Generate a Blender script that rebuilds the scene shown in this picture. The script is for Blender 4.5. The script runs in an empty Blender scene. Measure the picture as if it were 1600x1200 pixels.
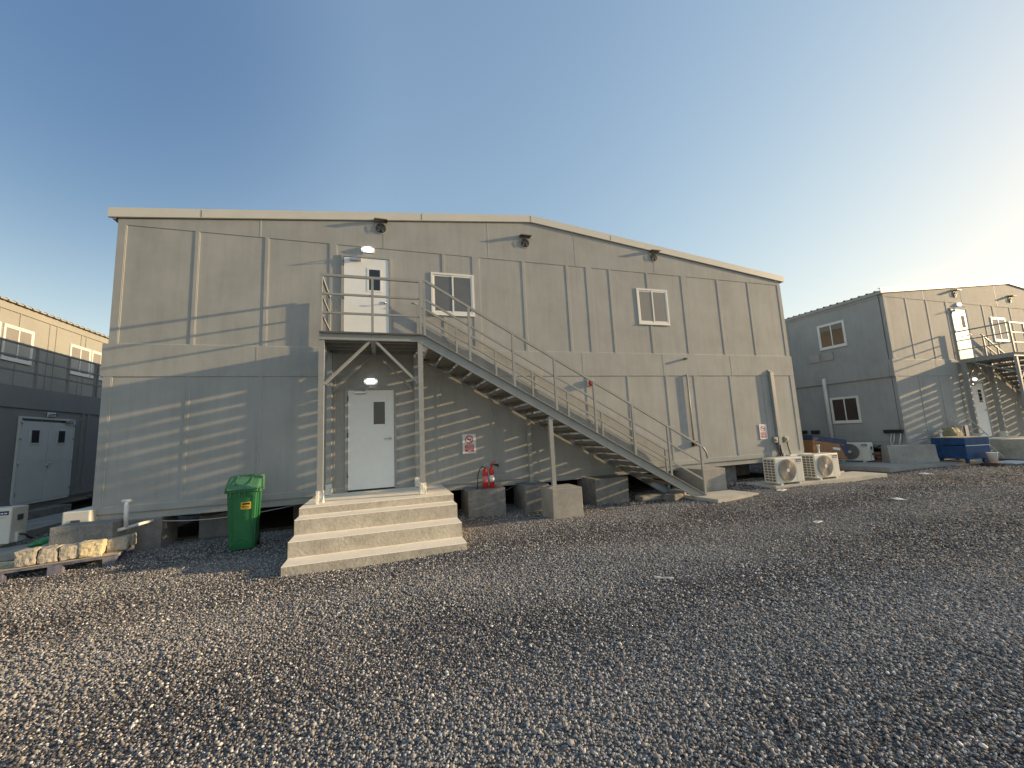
import bpy, bmesh, math, random
import numpy as np
from mathutils import Vector, Matrix, noise as mnoise
rnd = random.Random(7)
scene = bpy.context.scene
C = scene.collection
R = math.radians
PI = math.pi

# ---------------------------------------------------------------- camera
cam = bpy.data.cameras.new('camera')
cam.sensor_fit = 'HORIZONTAL'; cam.sensor_width = 36.0
cam.lens = 620.0/1600.0*36.0
cam.clip_start = 0.05; cam.clip_end = 3000
camo = bpy.data.objects.new('camera', cam); C.objects.link(camo)
r_ = Vector((0.95133559, -0.30427618, -0.04875038)); u_ = Vector((0.00760552, -0.13496779, 0.9908208)); f_ = Vector((0.3080629, 0.94297386, 0.12608549))
M = Matrix((r_, u_, -f_)).transposed().to_4x4()
M.translation = Vector((0, -8.817, 1.63))
camo.matrix_world = M
scene.camera = camo

# ---------------------------------------------------------------- sky, sun, exposure
SUN_TO = Vector((6.0, -1.0, 1.32)).normalized()
world = bpy.data.worlds.new('World'); scene.world = world; world.use_nodes = True
wn = world.node_tree.nodes; wl = world.node_tree.links
sky = wn.new('ShaderNodeTexSky'); sky.sky_type = 'NISHITA'; sky.sun_disc = False
sky.sun_elevation = math.asin(SUN_TO.z); sky.sun_rotation = math.atan2(SUN_TO.x, SUN_TO.y)
sky.air_density = 1.0; sky.dust_density = 0.7; sky.ozone_density = 1.6
bg = wn['Background']; bg.inputs[1].default_value = 0.15
tc = wn.new('ShaderNodeTexCoord'); mp = wn.new('ShaderNodeMapping'); mp.inputs['Scale'].default_value = (1.2, 1.2, 7.0)
nz = wn.new('ShaderNodeTexNoise'); nz.inputs['Scale'].default_value = 2.2; nz.inputs['Detail'].default_value = 7; nz.inputs['Roughness'].default_value = .6
rp = wn.new('ShaderNodeValToRGB'); rp.color_ramp.elements[0].position = .5; rp.color_ramp.elements[1].position = .78
mix = wn.new('ShaderNodeMix'); mix.data_type = 'RGBA'
sc_ = wn.new('ShaderNodeMath'); sc_.operation = 'MULTIPLY'; sc_.inputs[1].default_value = .35
cl = wn.new('ShaderNodeMix'); cl.data_type = 'RGBA'; cl.blend_type = 'MULTIPLY'; cl.inputs[0].default_value = 1
cl.inputs[7].default_value = (1.30, 1.22, 1.02, 1)
wl.new(tc.outputs['Generated'], mp.inputs[0]); wl.new(mp.outputs[0], nz.inputs['Vector']); wl.new(nz.outputs[0], rp.inputs[0])
sx_ = wn.new('ShaderNodeSeparateXYZ'); wl.new(tc.outputs['Generated'], sx_.inputs[0])
lowm = wn.new('ShaderNodeMapRange'); lowm.inputs[1].default_value = .10; lowm.inputs[2].default_value = .30; lowm.inputs[3].default_value = 2.4; lowm.inputs[4].default_value = 0.0; wl.new(sx_.outputs[2], lowm.inputs[0])
lm = wn.new('ShaderNodeMath'); lm.operation = 'MULTIPLY'; wl.new(rp.outputs[0], lm.inputs[0]); wl.new(lowm.outputs[0], lm.inputs[1])
wl.new(lm.outputs[0], sc_.inputs[0]); wl.new(sc_.outputs[0], mix.inputs[0])
# soft shoulder of the hazy evening sky
num = wn.new('ShaderNodeVectorMath'); num.operation = 'MULTIPLY'; num.inputs[1].default_value = (1.07, 1.10, 1.32)
den = wn.new('ShaderNodeVectorMath'); den.operation = 'MULTIPLY_ADD'; den.inputs[1].default_value = (.20, .26, .42); den.inputs[2].default_value = (1, 1, 1)
dv = wn.new('ShaderNodeVectorMath'); dv.operation = 'DIVIDE'
wl.new(sky.outputs[0], num.inputs[0]); wl.new(sky.outputs[0], den.inputs[0]); wl.new(num.outputs[0], dv.inputs[0]); wl.new(den.outputs[0], dv.inputs[1])
# deeper blue in the part of the sky away from the sun
dt = wn.new('ShaderNodeVectorMath'); dt.operation = 'DOT_PRODUCT'; dt.inputs[1].default_value = (-.466, .653, .596); wl.new(tc.outputs['Generated'], dt.inputs[0])
dr = wn.new('ShaderNodeMapRange'); dr.interpolation_type = 'SMOOTHSTEP'; dr.inputs[1].default_value = .87; dr.inputs[2].default_value = 1.03; wl.new(dt.outputs['Value'], dr.inputs[0])
dm = wn.new('ShaderNodeMix'); dm.data_type = 'RGBA'; dm.blend_type = 'MULTIPLY'; dm.inputs[7].default_value = (.42, .52, .68, 1)
wl.new(dr.outputs[0], dm.inputs[0]); wl.new(dv.outputs[0], dm.inputs[6]); dv = dm; dvo = dm.outputs[2]
wl.new(dvo, mix.inputs[6]); wl.new(dvo, cl.inputs[6]); wl.new(cl.outputs[2], mix.inputs[7])
wl.new(mix.outputs[2], bg.inputs[0])
sd = bpy.data.lights.new('sun', 'SUN'); sd.energy = 2.45; sd.angle = R(.9); sd.color = (1.0, .72, .40)
so = bpy.data.objects.new('sun', sd); C.objects.link(so)
so.rotation_euler = (-SUN_TO).to_track_quat('-Z', 'Y').to_euler(); so.location = (30, -8, 12)
vs = scene.view_settings; vs.view_transform = 'Standard'; vs.look = 'None'; vs.gamma = 1; vs.exposure = 1.47

# ---------------------------------------------------------------- materials
def mat(name, col, rough=.6, metal=0, var=.12, vscale=3, bump=0, bscale=40, spec=.5, col2=None, stain=0, emit=None, detail=5, stretch=None, streak=False):
    m = bpy.data.materials.new(name); m.use_nodes = True
    n = m.node_tree.nodes; l = m.node_tree.links; b = n['Principled BSDF']
    b.inputs['Roughness'].default_value = rough; b.inputs['Metallic'].default_value = metal
    b.inputs['Specular IOR Level'].default_value = spec
    t = n.new('ShaderNodeTexCoord')
    vec = t.outputs['Object']
    if stretch:
        mpp = n.new('ShaderNodeMapping'); mpp.inputs['Scale'].default_value = stretch; l.new(vec, mpp.inputs[0]); vs_ = mpp.outputs[0]
    else: vs_ = vec
    z = n.new('ShaderNodeTexNoise'); z.inputs['Scale'].default_value = vscale; z.inputs['Detail'].default_value = detail; z.inputs['Roughness'].default_value = .6
    l.new(vs_, z.inputs['Vector'])
    rr = n.new('ShaderNodeValToRGB'); c = Vector(col); c2 = Vector(col2) if col2 else c*(1+var); c1 = c*(1-var) if not col2 else c
    rr.color_ramp.elements[0].position = .32; rr.color_ramp.elements[1].position = .68
    rr.color_ramp.elements[0].color = (*c1, 1); rr.color_ramp.elements[1].color = (*c2, 1)
    l.new(z.outputs[0], rr.inputs[0]); out = rr.outputs[0]
    if stain:
        z2 = n.new('ShaderNodeTexNoise'); z2.inputs['Scale'].default_value = vscale*6; z2.inputs['Detail'].default_value = 8; z2.inputs['Roughness'].default_value = .75
        if streak:
            mq = n.new('ShaderNodeMapping'); mq.inputs['Scale'].default_value = (1, 1, .09); l.new(vec, mq.inputs[0]); l.new(mq.outputs[0], z2.inputs['Vector'])
        else: l.new(vec, z2.inputs['Vector'])
        r2 = n.new('ShaderNodeValToRGB'); r2.color_ramp.elements[0].position = .45; r2.color_ramp.elements[1].position = .8
        r2.color_ramp.elements[0].color = (1, 1, 1, 1); r2.color_ramp.elements[1].color = (1-stain, 1-stain, 1-stain*1.1, 1)
        l.new(z2.outputs[0], r2.inputs[0])
        mx = n.new('ShaderNodeMix'); mx.data_type = 'RGBA'; mx.blend_type = 'MULTIPLY'; mx.inputs[0].default_value = 1
        l.new(out, mx.inputs[6]); l.new(r2.outputs[0], mx.inputs[7]); out = mx.outputs[2]
    l.new(out, b.inputs['Base Color'])
    if bump:
        z3 = n.new('ShaderNodeTexNoise'); z3.inputs['Scale'].default_value = bscale; z3.inputs['Detail'].default_value = 4
        l.new(vec, z3.inputs['Vector'])
        bp = n.new('ShaderNodeBump'); bp.inputs['Strength'].default_value = 1; bp.inputs['Distance'].default_value = bump
        l.new(z3.outputs[0], bp.inputs['Height']); l.new(bp.outputs[0], b.inputs['Normal'])
    if emit:
        b.inputs['Emission Color'].default_value = (*emit[0], 1); b.inputs['Emission Strength'].default_value = emit[1]
    return m

PAINT = mat('grey_stucco_paint', (.37, .372, .355), .75, var=.09, vscale=1.1, bump=.003, bscale=95, stain=.16, spec=.3, streak=True)
PAINT2 = mat('grey_stucco_paint_weathered', (.325, .32, .29), .75, var=.07, vscale=1.1, bump=.0022, bscale=110, stain=.10, spec=.3)
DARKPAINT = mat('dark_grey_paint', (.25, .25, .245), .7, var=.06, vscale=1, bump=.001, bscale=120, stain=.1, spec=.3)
FASCIA = mat('cream_trim', (.64, .61, .52), .45, var=.04, vscale=2)
ROOFM = mat('roof_sheet', (.42, .41, .38), .45, var=.08, metal=.2)
WHITE = mat('white_frame', (.78, .76, .70), .4, var=.03)
DOORW = mat('white_door_paint', (.82, .82, .79), .45, var=.03, vscale=1.5, stain=.06)
DOORG = mat('pale_grey_door_paint', (.60, .63, .61), .5, var=.04, vscale=1.5, stain=.08)
STEEL = mat('grey_painted_steel', (.31, .315, .30), .45, var=.08, vscale=6, stain=.15, bump=.0004, bscale=60)
STEELD = mat('grey_painted_steel_deck', (.20, .20, .19), .55, var=.15, vscale=6, stain=.25)
METAL = mat('satin_metal', (.5, .5, .5), .3, metal=.9)
BLACK = mat('black_plastic', (.02, .02, .022), .5)
DARKGREY = mat('dark_grey_metal', (.09, .095, .1), .5)
HOODM = mat('dark_hood', (.16, .15, .135), .6, stain=.3)
CONC = mat('cast_concrete', (.36, .34, .305), .9, var=.14, vscale=2.5, bump=.004, bscale=30, stain=.3, spec=.2, detail=9)
CONCD = mat('rough_concrete_block', (.25, .245, .235), .92, var=.2, vscale=5, bump=.008, bscale=45, stain=.45, spec=.2, detail=10)
CONCL = mat('dusty_concrete', (.50, .47, .40), .92, var=.10, vscale=3, bump=.004, bscale=35, stain=.22, spec=.2, detail=9)
RISER = mat('cast_step_concrete', (.54, .49, .40), .92, var=.16, vscale=2.2, bump=.006, bscale=26, stain=.38, spec=.2, detail=10)  # darker copy of the step concrete, riser shade put into the colour
TREADC = mat('sunlit_tread_concrete', (.88, .80, .66), .95, var=.06, vscale=5, bump=.003, bscale=60, stain=.12, spec=.15, detail=8)  # lighter copy of the step concrete, sunlight on the tops put into the colour
BEAD = mat('pale_sealant_highlight', (.47, .465, .42), .6)  # pale sealant, also painted in for the sunlit pilaster reveals
GLASSG = mat('grey_window_glass', (.125, .12, .11), .05, spec=.8, var=.1)
GLASSD = mat('dark_window_glass', (.065, .045, .033), .04, spec=.8, var=.1)
GLASSB = mat('curtained_window_glass', (.25, .225, .19), .06, spec=.7, var=.06, vscale=2)
GLASSN = mat('door_vision_glass', (.012, .013, .016), .08, spec=.7)
LAMP_ON = mat('lit_diffuser', (.9, .9, .9), .4, emit=((.93, .97, 1.0), .6))
LAMP_OFF = mat('opal_diffuser', (.62, .62, .66), .35)
RED = mat('red_paint', (.50, .018, .02), .3, var=.08)
REDSIGN = mat('red_sign_ink', (.52, .05, .045), .5)
WHITESIGN = mat('white_sign_sheet', (.74, .74, .74), .45, var=.02)
GREEN = mat('green_bin_plastic', (.022, .16, .055), .42, var=.12, vscale=5, stain=.15)
GREENL = mat('green_lid_plastic', (.07, .20, .10), .38, var=.15, vscale=6, stain=.2)
YELLOW = mat('yellow_label', (.75, .46, .03), .5)
CREAM = mat('cream_ac_casing', (.70, .68, .60), .45, var=.04, stain=.06)
ACGREY = mat('grey_fan_guard', (.33, .31, .28), .5, var=.1)
ACDARK = mat('dark_fan_cavity', (.06, .055, .05), .6)
FIN = mat('coil_fins', (.16, .14, .11), .6)
NAVY = mat('navy_label', (.02, .025, .13), .5)
PVC = mat('white_pvc', (.75, .74, .70), .4, var=.04, stain=.1)
CARD = mat('brown_cardboard', (.30, .155, .07), .85, var=.12, vscale=4, stain=.2)
CARDBLUE = mat('blue_cardboard_print', (.025, .05, .12), .7, var=.15, vscale=5, stain=.2)
BLUE = mat('blue_painted_steel', (.02, .075, .20), .5, var=.3, vscale=5, stain=.35)
BLUEPALLET = mat('worn_blue_wood', (.035, .055, .16), .8, var=.3, vscale=9, col2=(.22, .21, .21), stain=.3)
WOOD = mat('dusty_wood', (.42, .35, .24), .85, var=.2, vscale=6, stain=.25)
STONE = mat('pale_limestone_block', (.42, .39, .33), .95, var=.15, vscale=7, bump=.012, bscale=28, stain=.35, spec=.15)
STONEY = mat('yellow_limestone_block', (.62, .54, .36), .95, var=.15, vscale=7, bump=.012, bscale=28, stain=.3, spec=.15)
CABLE = mat('cable_sheath', (.05, .05, .05), .5)
CABLEW = mat('pale_cable_sheath', (.5, .49, .45), .5)
GREENBAG = mat('green_plastic_bag', (.02, .22, .07), .3, var=.3, vscale=20)
PAPER = mat('white_scrap', (.75, .73, .68), .8)
RUBBLE = mat('brown_scrap', (.07, .035, .025), .9, var=.4, vscale=12)
ALU = mat('aluminium_ladder', (.68, .66, .58), .6)
FOAM = mat('white_tape_wrap', (.68, .66, .58), .6, var=.1, vscale=30, bump=.01, bscale=50)
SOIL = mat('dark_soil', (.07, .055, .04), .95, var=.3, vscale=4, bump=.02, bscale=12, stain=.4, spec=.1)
FABRICY = mat('yellow_tarp', (.30, .27, .16), .7, var=.2, vscale=12)

# ---------------------------------------------------------------- mesh helpers
class MB:
    def __init__(s): s.bm = bmesh.new()
    def box(s, x0, x1, y0, y1, z0, z1, bev=0, rot=None, mi=0):
        v = [s.bm.verts.new((x, y, z)) for x in (x0, x1) for y in (y0, y1) for z in (z0, z1)]
        fs = [(0, 1, 3, 2), (4, 6, 7, 5), (0, 4, 5, 1), (2, 3, 7, 6), (0, 2, 6, 4), (1, 5, 7, 3)]
        nf = [s.bm.faces.new([v[i] for i in f]) for f in fs]
        for f in nf: f.material_index = mi
        if bev:
            es = list({e for f in nf for e in f.edges})
            bmesh.ops.bevel(s.bm, geom=es, offset=bev, segments=2, affect='EDGES', profile=.6)
        return s
    def bar(s, p, q, w, h, up=(0, 0, 1), mi=0):
        """rectangular bar from p to q, w sideways, h along up"""
        p = Vector(p); q = Vector(q); d = (q-p).normalized(); up = Vector(up)
        side = d.cross(up)
        if side.length < 1e-4: side = d.cross(Vector((0, 1, 0)))
        side.normalize(); u2 = side.cross(d).normalized()
        vv = []
        for c in (p, q):
            for a, b in ((-1, -1), (1, -1), (1, 1), (-1, 1)):
                vv.append(s.bm.verts.new(c+side*(a*w/2)+u2*(b*h/2)))
        for f in ((0, 1, 2, 3), (7, 6, 5, 4), (0, 4, 5, 1), (1, 5, 6, 2), (2, 6, 7, 3), (3, 7, 4, 0)):
            s.bm.faces.new([vv[i] for i in f]).material_index = mi
        return s
    def tube(s, pts, r, n=10, cap=True, mi=0):
        pts = [Vector(p) for p in pts]; rs = r if isinstance(r, (list, tuple)) else [r]*len(pts)
        rings = []; ref = None
        for i, p in enumerate(pts):
            d = (pts[min(i+1, len(pts)-1)]-pts[max(i-1, 0)]).normalized()
            if ref is None: ref = Vector((0, 0, 1)) if abs(d.z) < .9 else Vector((1, 0, 0))
            a = d.cross(ref).normalized(); b = a.cross(d).normalized(); ref = b
            rings.append([s.bm.verts.new(p+(a*math.cos(t)+b*math.sin(t))*rs[i]) for t in [2*PI*k/n for k in range(n)]])
        for A, B in zip(rings, rings[1:]):
            for k in range(n):
                f = s.bm.faces.new((A[k], A[(k+1) % n], B[(k+1) % n], B[k])); f.smooth = True; f.material_index = mi
        if cap:
            s.bm.faces.new(rings[0]).material_index = mi; s.bm.faces.new(rings[-1][::-1]).material_index = mi
        return s
    def prism(s, prof, axis, a, b, mi=0):
        """prof: list of 2D points in the other two axes (in xyz order), extruded along axis a..b"""
        def P(p, t):
            return {'x': (t, p[0], p[1]), 'y': (p[0], t, p[1]), 'z': (p[0], p[1], t)}[axis]
        A = [s.bm.verts.new(P(p, a)) for p in prof]; B = [s.bm.verts.new(P(p, b)) for p in prof]
        n = len(prof)
        s.bm.faces.new(A).material_index = mi; s.bm.faces.new(B[::-1]).material_index = mi
        for k in range(n): s.bm.faces.new((A[k], B[k], B[(k+1) % n], A[(k+1) % n])).material_index = mi
        return s
    def lathe(s, prof, n=20, c=(0, 0, 0)):
        rings = [[s.bm.verts.new((c[0]+r*math.cos(2*PI*k/n), c[1]+r*math.sin(2*PI*k/n), c[2]+z)) for k in range(n)] for r, z in prof]
        for A, B in zip(rings, rings[1:]):
            for k in range(n):
                f = s.bm.faces.new((A[k], A[(k+1) % n], B[(k+1) % n], B[k])); f.smooth = True
        s.bm.faces.new(rings[0][::-1]); s.bm.faces.new(rings[-1])
        return s
    def xf(s, m):
        s.bm.transform(m); return s
    def rough(s, amt, sc=6, seed=0, cuts=0):
        if cuts: bmesh.ops.subdivide_edges(s.bm, edges=s.bm.edges[:], cuts=cuts, use_grid_fill=True)
        for v in s.bm.verts:
            n_ = mnoise.noise_vector(v.co*sc+Vector((seed, seed*2, 0)))
            v.co += n_*amt
        return s
    def build(s, name, m, parent=None, smooth=False):
        bmesh.ops.recalc_face_normals(s.bm, faces=s.bm.faces[:])
        me = bpy.data.meshes.new(name); s.bm.to_mesh(me); s.bm.free()
        for x in (m if isinstance(m, (list, tuple)) else [m]): me.materials.append(x)
        if smooth:
            for p in me.polygons: p.use_smooth = True
        o = bpy.data.objects.new(name, me); C.objects.link(o)
        if parent: o.parent = parent
        return o

def tag(o, label, cat, group=None, kind=None):
    if label: o['label'] = label
    if cat: o['category'] = cat
    if group: o['group'] = group
    if kind: o['kind'] = kind
    return o
def empty(name, loc=(0, 0, 0), rz=0):
    o = bpy.data.objects.new(name, None); C.objects.link(o); o.location = loc; o.rotation_euler = (0, 0, rz); o.empty_display_size = .2
    return o
def struct(o): o['kind'] = 'structure'; return o
def kids(o): return [c for c in C.objects if c.parent == o]
def copy_tree(o, parent=None):
    c = o.copy(); C.objects.link(c); c.parent = parent
    for ch in kids(o): copy_tree(ch, c)
    return c
def text(body, size, m, parent, loc, rot=(PI/2, 0, 0), name='lettering', bold=.0, sx=1):
    cu = bpy.data.curves.new(name, 'FONT'); cu.body = body; cu.size = size; cu.align_x = 'CENTER'; cu.align_y = 'CENTER'
    cu.extrude = .0008; cu.offset = bold
    t = bpy.data.objects.new(name, cu); C.objects.link(t)
    bpy.context.view_layer.update()
    me = bpy.data.meshes.new_from_object(t.evaluated_get(bpy.context.evaluated_depsgraph_get()))
    C.objects.unlink(t); bpy.data.objects.remove(t); bpy.data.curves.remove(cu)
    me.materials.clear(); me.materials.append(m)
    o = bpy.data.objects.new(name, me); C.objects.link(o); o.parent = parent; o.location = loc; o.rotation_euler = rot; o.scale = (sx, 1, 1)
    return o

# ================================================================= GROUND
def gz(x, y):
    u = y+4.1+.10*max(0.0, 1-x)**1.25
    return .016*math.sin(x*.9+y*.35)+.012*math.sin(y*1.7-x*.6+1.3)+.008*math.sin(x*2.3+y*2.9+.4)+.016*math.cos(u*2.618)*(1 if y < -1.5 else 0) - .03
def gravel_mat(name, stones):
    m = bpy.data.materials.new(name); m.use_nodes = True
    n = m.node_tree.nodes; l = m.node_tree.links; b = n['Principled BSDF']; b.inputs['Roughness'].default_value = .9; b.inputs['Specular IOR Level'].default_value = .25
    t = n.new('ShaderNodeTexCoord')
    cr = n.new('ShaderNodeValToRGB'); e = cr.color_ramp.elements
    e[0].position = 0; e[0].color = (.036, .034, .038, 1); e[1].position = 1; e[1].color = (.80, .77, .73, 1)
    for p, c in ((.22, (.095, .088, .09)), (.50, (.19, .177, .172)), (.74, (.30, .28, .262)), (.91, (.48, .45, .41))):
        x = e.new(p); x.color = (*c, 1)
    if stones:
        g = n.new('ShaderNodeNewGeometry'); l.new(g.outputs['Random Per Island'], cr.inputs[0])
    else:
        v = n.new('ShaderNodeTexVoronoi'); v.inputs['Scale'].default_value = 48; l.new(t.outputs['Object'], v.inputs['Vector'])
        l.new(v.outputs['Color'], cr.inputs[0])
        v2 = n.new('ShaderNodeTexVoronoi'); v2.inputs['Scale'].default_value = 48; l.new(t.outputs['Object'], v2.inputs['Vector'])
        inv = n.new('ShaderNodeMath'); inv.operation = 'SUBTRACT'; inv.inputs[0].default_value = 1; l.new(v2.outputs['Distance'], inv.inputs[1])
        bp = n.new('ShaderNodeBump'); bp.inputs['Strength'].default_value = 1; bp.inputs['Distance'].default_value = .03
        l.new(inv.outputs[0], bp.inputs['Height']); l.new(bp.outputs[0], b.inputs['Normal'])
    # pale dust lying in tyre-wide bands and patches
    z = n.new('ShaderNodeTexNoise'); z.inputs['Scale'].default_value = .55; z.inputs['Detail'].default_value = 7; z.inputs['Roughness'].default_value = .62; l.new(t.outputs['Object'], z.inputs['Vector'])
    def M_(op, a, b_=None, c_=None):
        q = n.new('ShaderNodeMath'); q.operation = op
        for k, v_ in enumerate((a, b_, c_)):
            if v_ is None: continue
            if isinstance(v_, (int, float)): q.inputs[k].default_value = v_
            else: l.new(v_, q.inputs[k])
        return q.outputs[0]
    sp = n.new('ShaderNodeSeparateXYZ'); l.new(t.outputs['Object'], sp.inputs[0])
    bend = M_('MULTIPLY', M_('POWER', M_('MAXIMUM', M_('SUBTRACT', 1.0, sp.outputs[0]), 0.0), 1.25), .10)
    u = M_('ADD', M_('ADD', sp.outputs[1], 4.1), bend)
    u = M_('ADD', u, M_('MULTIPLY', M_('SUBTRACT', z.outputs[0], .5), 1.6))
    bandm = M_('MULTIPLY_ADD', M_('COSINE', M_('MULTIPLY', u, 2.618)), .5, .5)
    tot = M_('MULTIPLY_ADD', bandm, .42, M_('MULTIPLY', z.outputs[0], .95))
    r2 = n.new('ShaderNodeValToRGB'); r2.color_ramp.elements[0].position = .46; r2.color_ramp.elements[1].position = .98
    l.new(tot, r2.inputs[0])
    ml = n.new('ShaderNodeMath'); ml.operation = 'MULTIPLY'; ml.inputs[1].default_value = .54 if stones else .45; l.new(r2.outputs[0], ml.inputs[0])
    mx = n.new('ShaderNodeMix'); mx.data_type = 'RGBA'; l.new(ml.outputs[0], mx.inputs[0]); l.new(cr.outputs[0], mx.inputs[6]); mx.inputs[7].default_value = (.40, .382, .362, 1)
    hs = n.new('ShaderNodeHueSaturation'); hs.inputs['Saturation'].default_value = .9; hs.inputs['Value'].default_value = 1.0 if stones else .62
    l.new(mx.outputs[2], hs.inputs['Color']); l.new(hs.outputs[0], b.inputs['Base Color'])
    return m
GRAV = gravel_mat('gravel_ground', False); PEB = gravel_mat('gravel_stones', True)

def make_ground():
    xs = sorted(set([-600, -300, -150, -80, -45, -30]+[round(-20+.25*i, 2) for i in range(0, 201)]+[34, 40, 50, 80, 150, 300, 600]))
    ys = sorted(set([-600, -300, -150, -80, -40, -25]+[round(-14+.25*i, 2) for i in range(0, 129)]+[22, 28, 35, 45, 80, 150, 300, 600]))
    bm = bmesh.new(); g = [[bm.verts.new((x, y, gz(x, y) if abs(x) < 40 and abs(y) < 40 else -.03)) for y in ys] for x in xs]
    for i in range(len(xs)-1):
        for j in range(len(ys)-1):
            f = bm.faces.new((g[i][j], g[i+1][j], g[i+1][j+1], g[i][j+1])); f.smooth = True
    me = bpy.data.meshes.new('ground'); bm.to_mesh(me); bm.free(); me.materials.append(GRAV)
    o = bpy.data.objects.new('ground', me); C.objects.link(o); return struct(o)
make_ground()

def make_gravel():
    rng = np.random.default_rng(5)
    cx, cy = 0.0, -8.817
    ico_v = []; t = (1+5**.5)/2
    for a, b in ((-1, t), (1, t), (-1, -t), (1, -t)): ico_v += [(a, b, 0), (0, a, b), (b, 0, a)]
    ico_v = np.array(ico_v, float); ico_v /= np.linalg.norm(ico_v[0])
    # faces of the icosahedron = triples at edge distance
    d = np.linalg.norm(ico_v[:, None]-ico_v[None], axis=2); el = d[d > .1].min()*1.01
    icf = []
    for i in range(12):
        for j in range(i+1, 12):
            for k in range(j+1, 12):
                if d[i, j] < el and d[j, k] < el and d[i, k] < el:
                    n = np.cross(ico_v[j]-ico_v[i], ico_v[k]-ico_v[i])
                    icf.append((i, j, k) if n@ico_v[i] > 0 else (i, k, j))
    icf = np.array(icf)
    ocv = np.array([(1, 0, 0), (-1, 0, 0), (0, 1, 0), (0, -1, 0), (0, 0, 1), (0, 0, -1)], float)
    ocf = np.array([(0, 2, 4), (2, 1, 4), (1, 3, 4), (3, 0, 4), (2, 0, 5), (1, 2, 5), (3, 1, 5), (0, 3, 5)])
    V = []; F = []; off = 0
    def ring(r0, r1, dens, base, bf, smin, smax):
        nonlocal off
        n = int((r1*r1-r0*r0)*R(118)/2*dens)
        rr = np.sqrt(rng.uniform(r0*r0, r1*r1, n)); th = R(18)+rng.uniform(-R(59), R(59), n)
        x = cx+rr*np.sin(th); y = cy+rr*np.cos(th)
        keep = (y < .6) | (x < -4.9) | (x > 12)
        keep &= ~((x > -1.3) & (x < 1.1) & (y > -2.75)); keep &= ~((x > 16.9) & (y > 0)); keep &= (x > -8.8)
        keep &= ~((x > 9.2) & (x < 13.5) & (y > -1.1) & (y < -.4)); keep &= ~((x > 6.95) & (x < 7.9) & (y > -1.9) & (y < -1.1))
        keep &= ~((x > 13.6) & (y > -.9) & (x < 20) & (y < 8))
        x = x[keep]; y = y[keep]; n = len(x)
        uu = y+4.1+.10*np.maximum(0.0, 1-x)**1.25
        z = .016*np.sin(x*.9+y*.35)+.012*np.sin(y*1.7-x*.6+1.3)+.008*np.sin(x*2.3+y*2.9+.4)+.016*np.cos(uu*2.618)*(y < -1.5)-.03
        s = smin+(smax-smin)*rng.beta(1.6, 3.2, n)
        A = rng.normal(size=(n, 3, 3)); Q, _ = np.linalg.qr(A)
        sc = np.stack([np.ones(n), rng.uniform(.65, .95, n), rng.uniform(.45, .8, n)], 1)
        v = base[None]*(1+rng.uniform(-.27, .22, (n, len(base), 1)))
        v = v*sc[:, None, :]*s[:, None, None]
        v = np.einsum('nij,nkj->nki', Q, v); v[..., 2] *= .8
        v += np.stack([x, y, z+s*rng.uniform(-.1, .9, n)], 1)[:, None, :]
        V.append(v.reshape(-1, 3)); F.append((bf[None]+(np.arange(n)*len(base))[:, None, None]+off).reshape(-1, 3)); off += n*len(base)
    ring(1.9, 4.2, 5800, ico_v, icf, .0048, .0155)
    ring(1.9, 5.6, 130, ico_v, icf, .012, .024)
    ring(4.2, 6.2, 4000, ico_v, icf, .006, .0175)
    ring(6.2, 9.5, 2300, ocv, ocf, .009, .021)
    ring(9.5, 14, 1100, ocv, ocf, .011, .024)
    ring(14, 21, 260, ocv, ocf, .014, .028)
    V = np.concatenate(V).astype(np.float32); F = np.concatenate(F).astype(np.int32)
    me = bpy.data.meshes.new('gravel'); me.vertices.add(len(V)); me.vertices.foreach_set('co', V.ravel())
    me.loops.add(F.size); me.loops.foreach_set('vertex_index', F.ravel())
    me.polygons.add(len(F)); me.polygons.foreach_set('loop_start', np.arange(len(F), dtype=np.int32)*3)
    try: me.polygons.foreach_set('loop_total', np.full(len(F), 3, dtype=np.int32))
    except Exception: pass
    me.update(calc_edges=True); me.materials.append(PEB)
    o = bpy.data.objects.new('gravel', me); C.objects.link(o)
    tag(o, 'loose dark grey crushed gravel covering the yard', 'gravel', kind='stuff')
    print('gravel verts', len(V), 'faces', len(F))
make_gravel()

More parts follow.
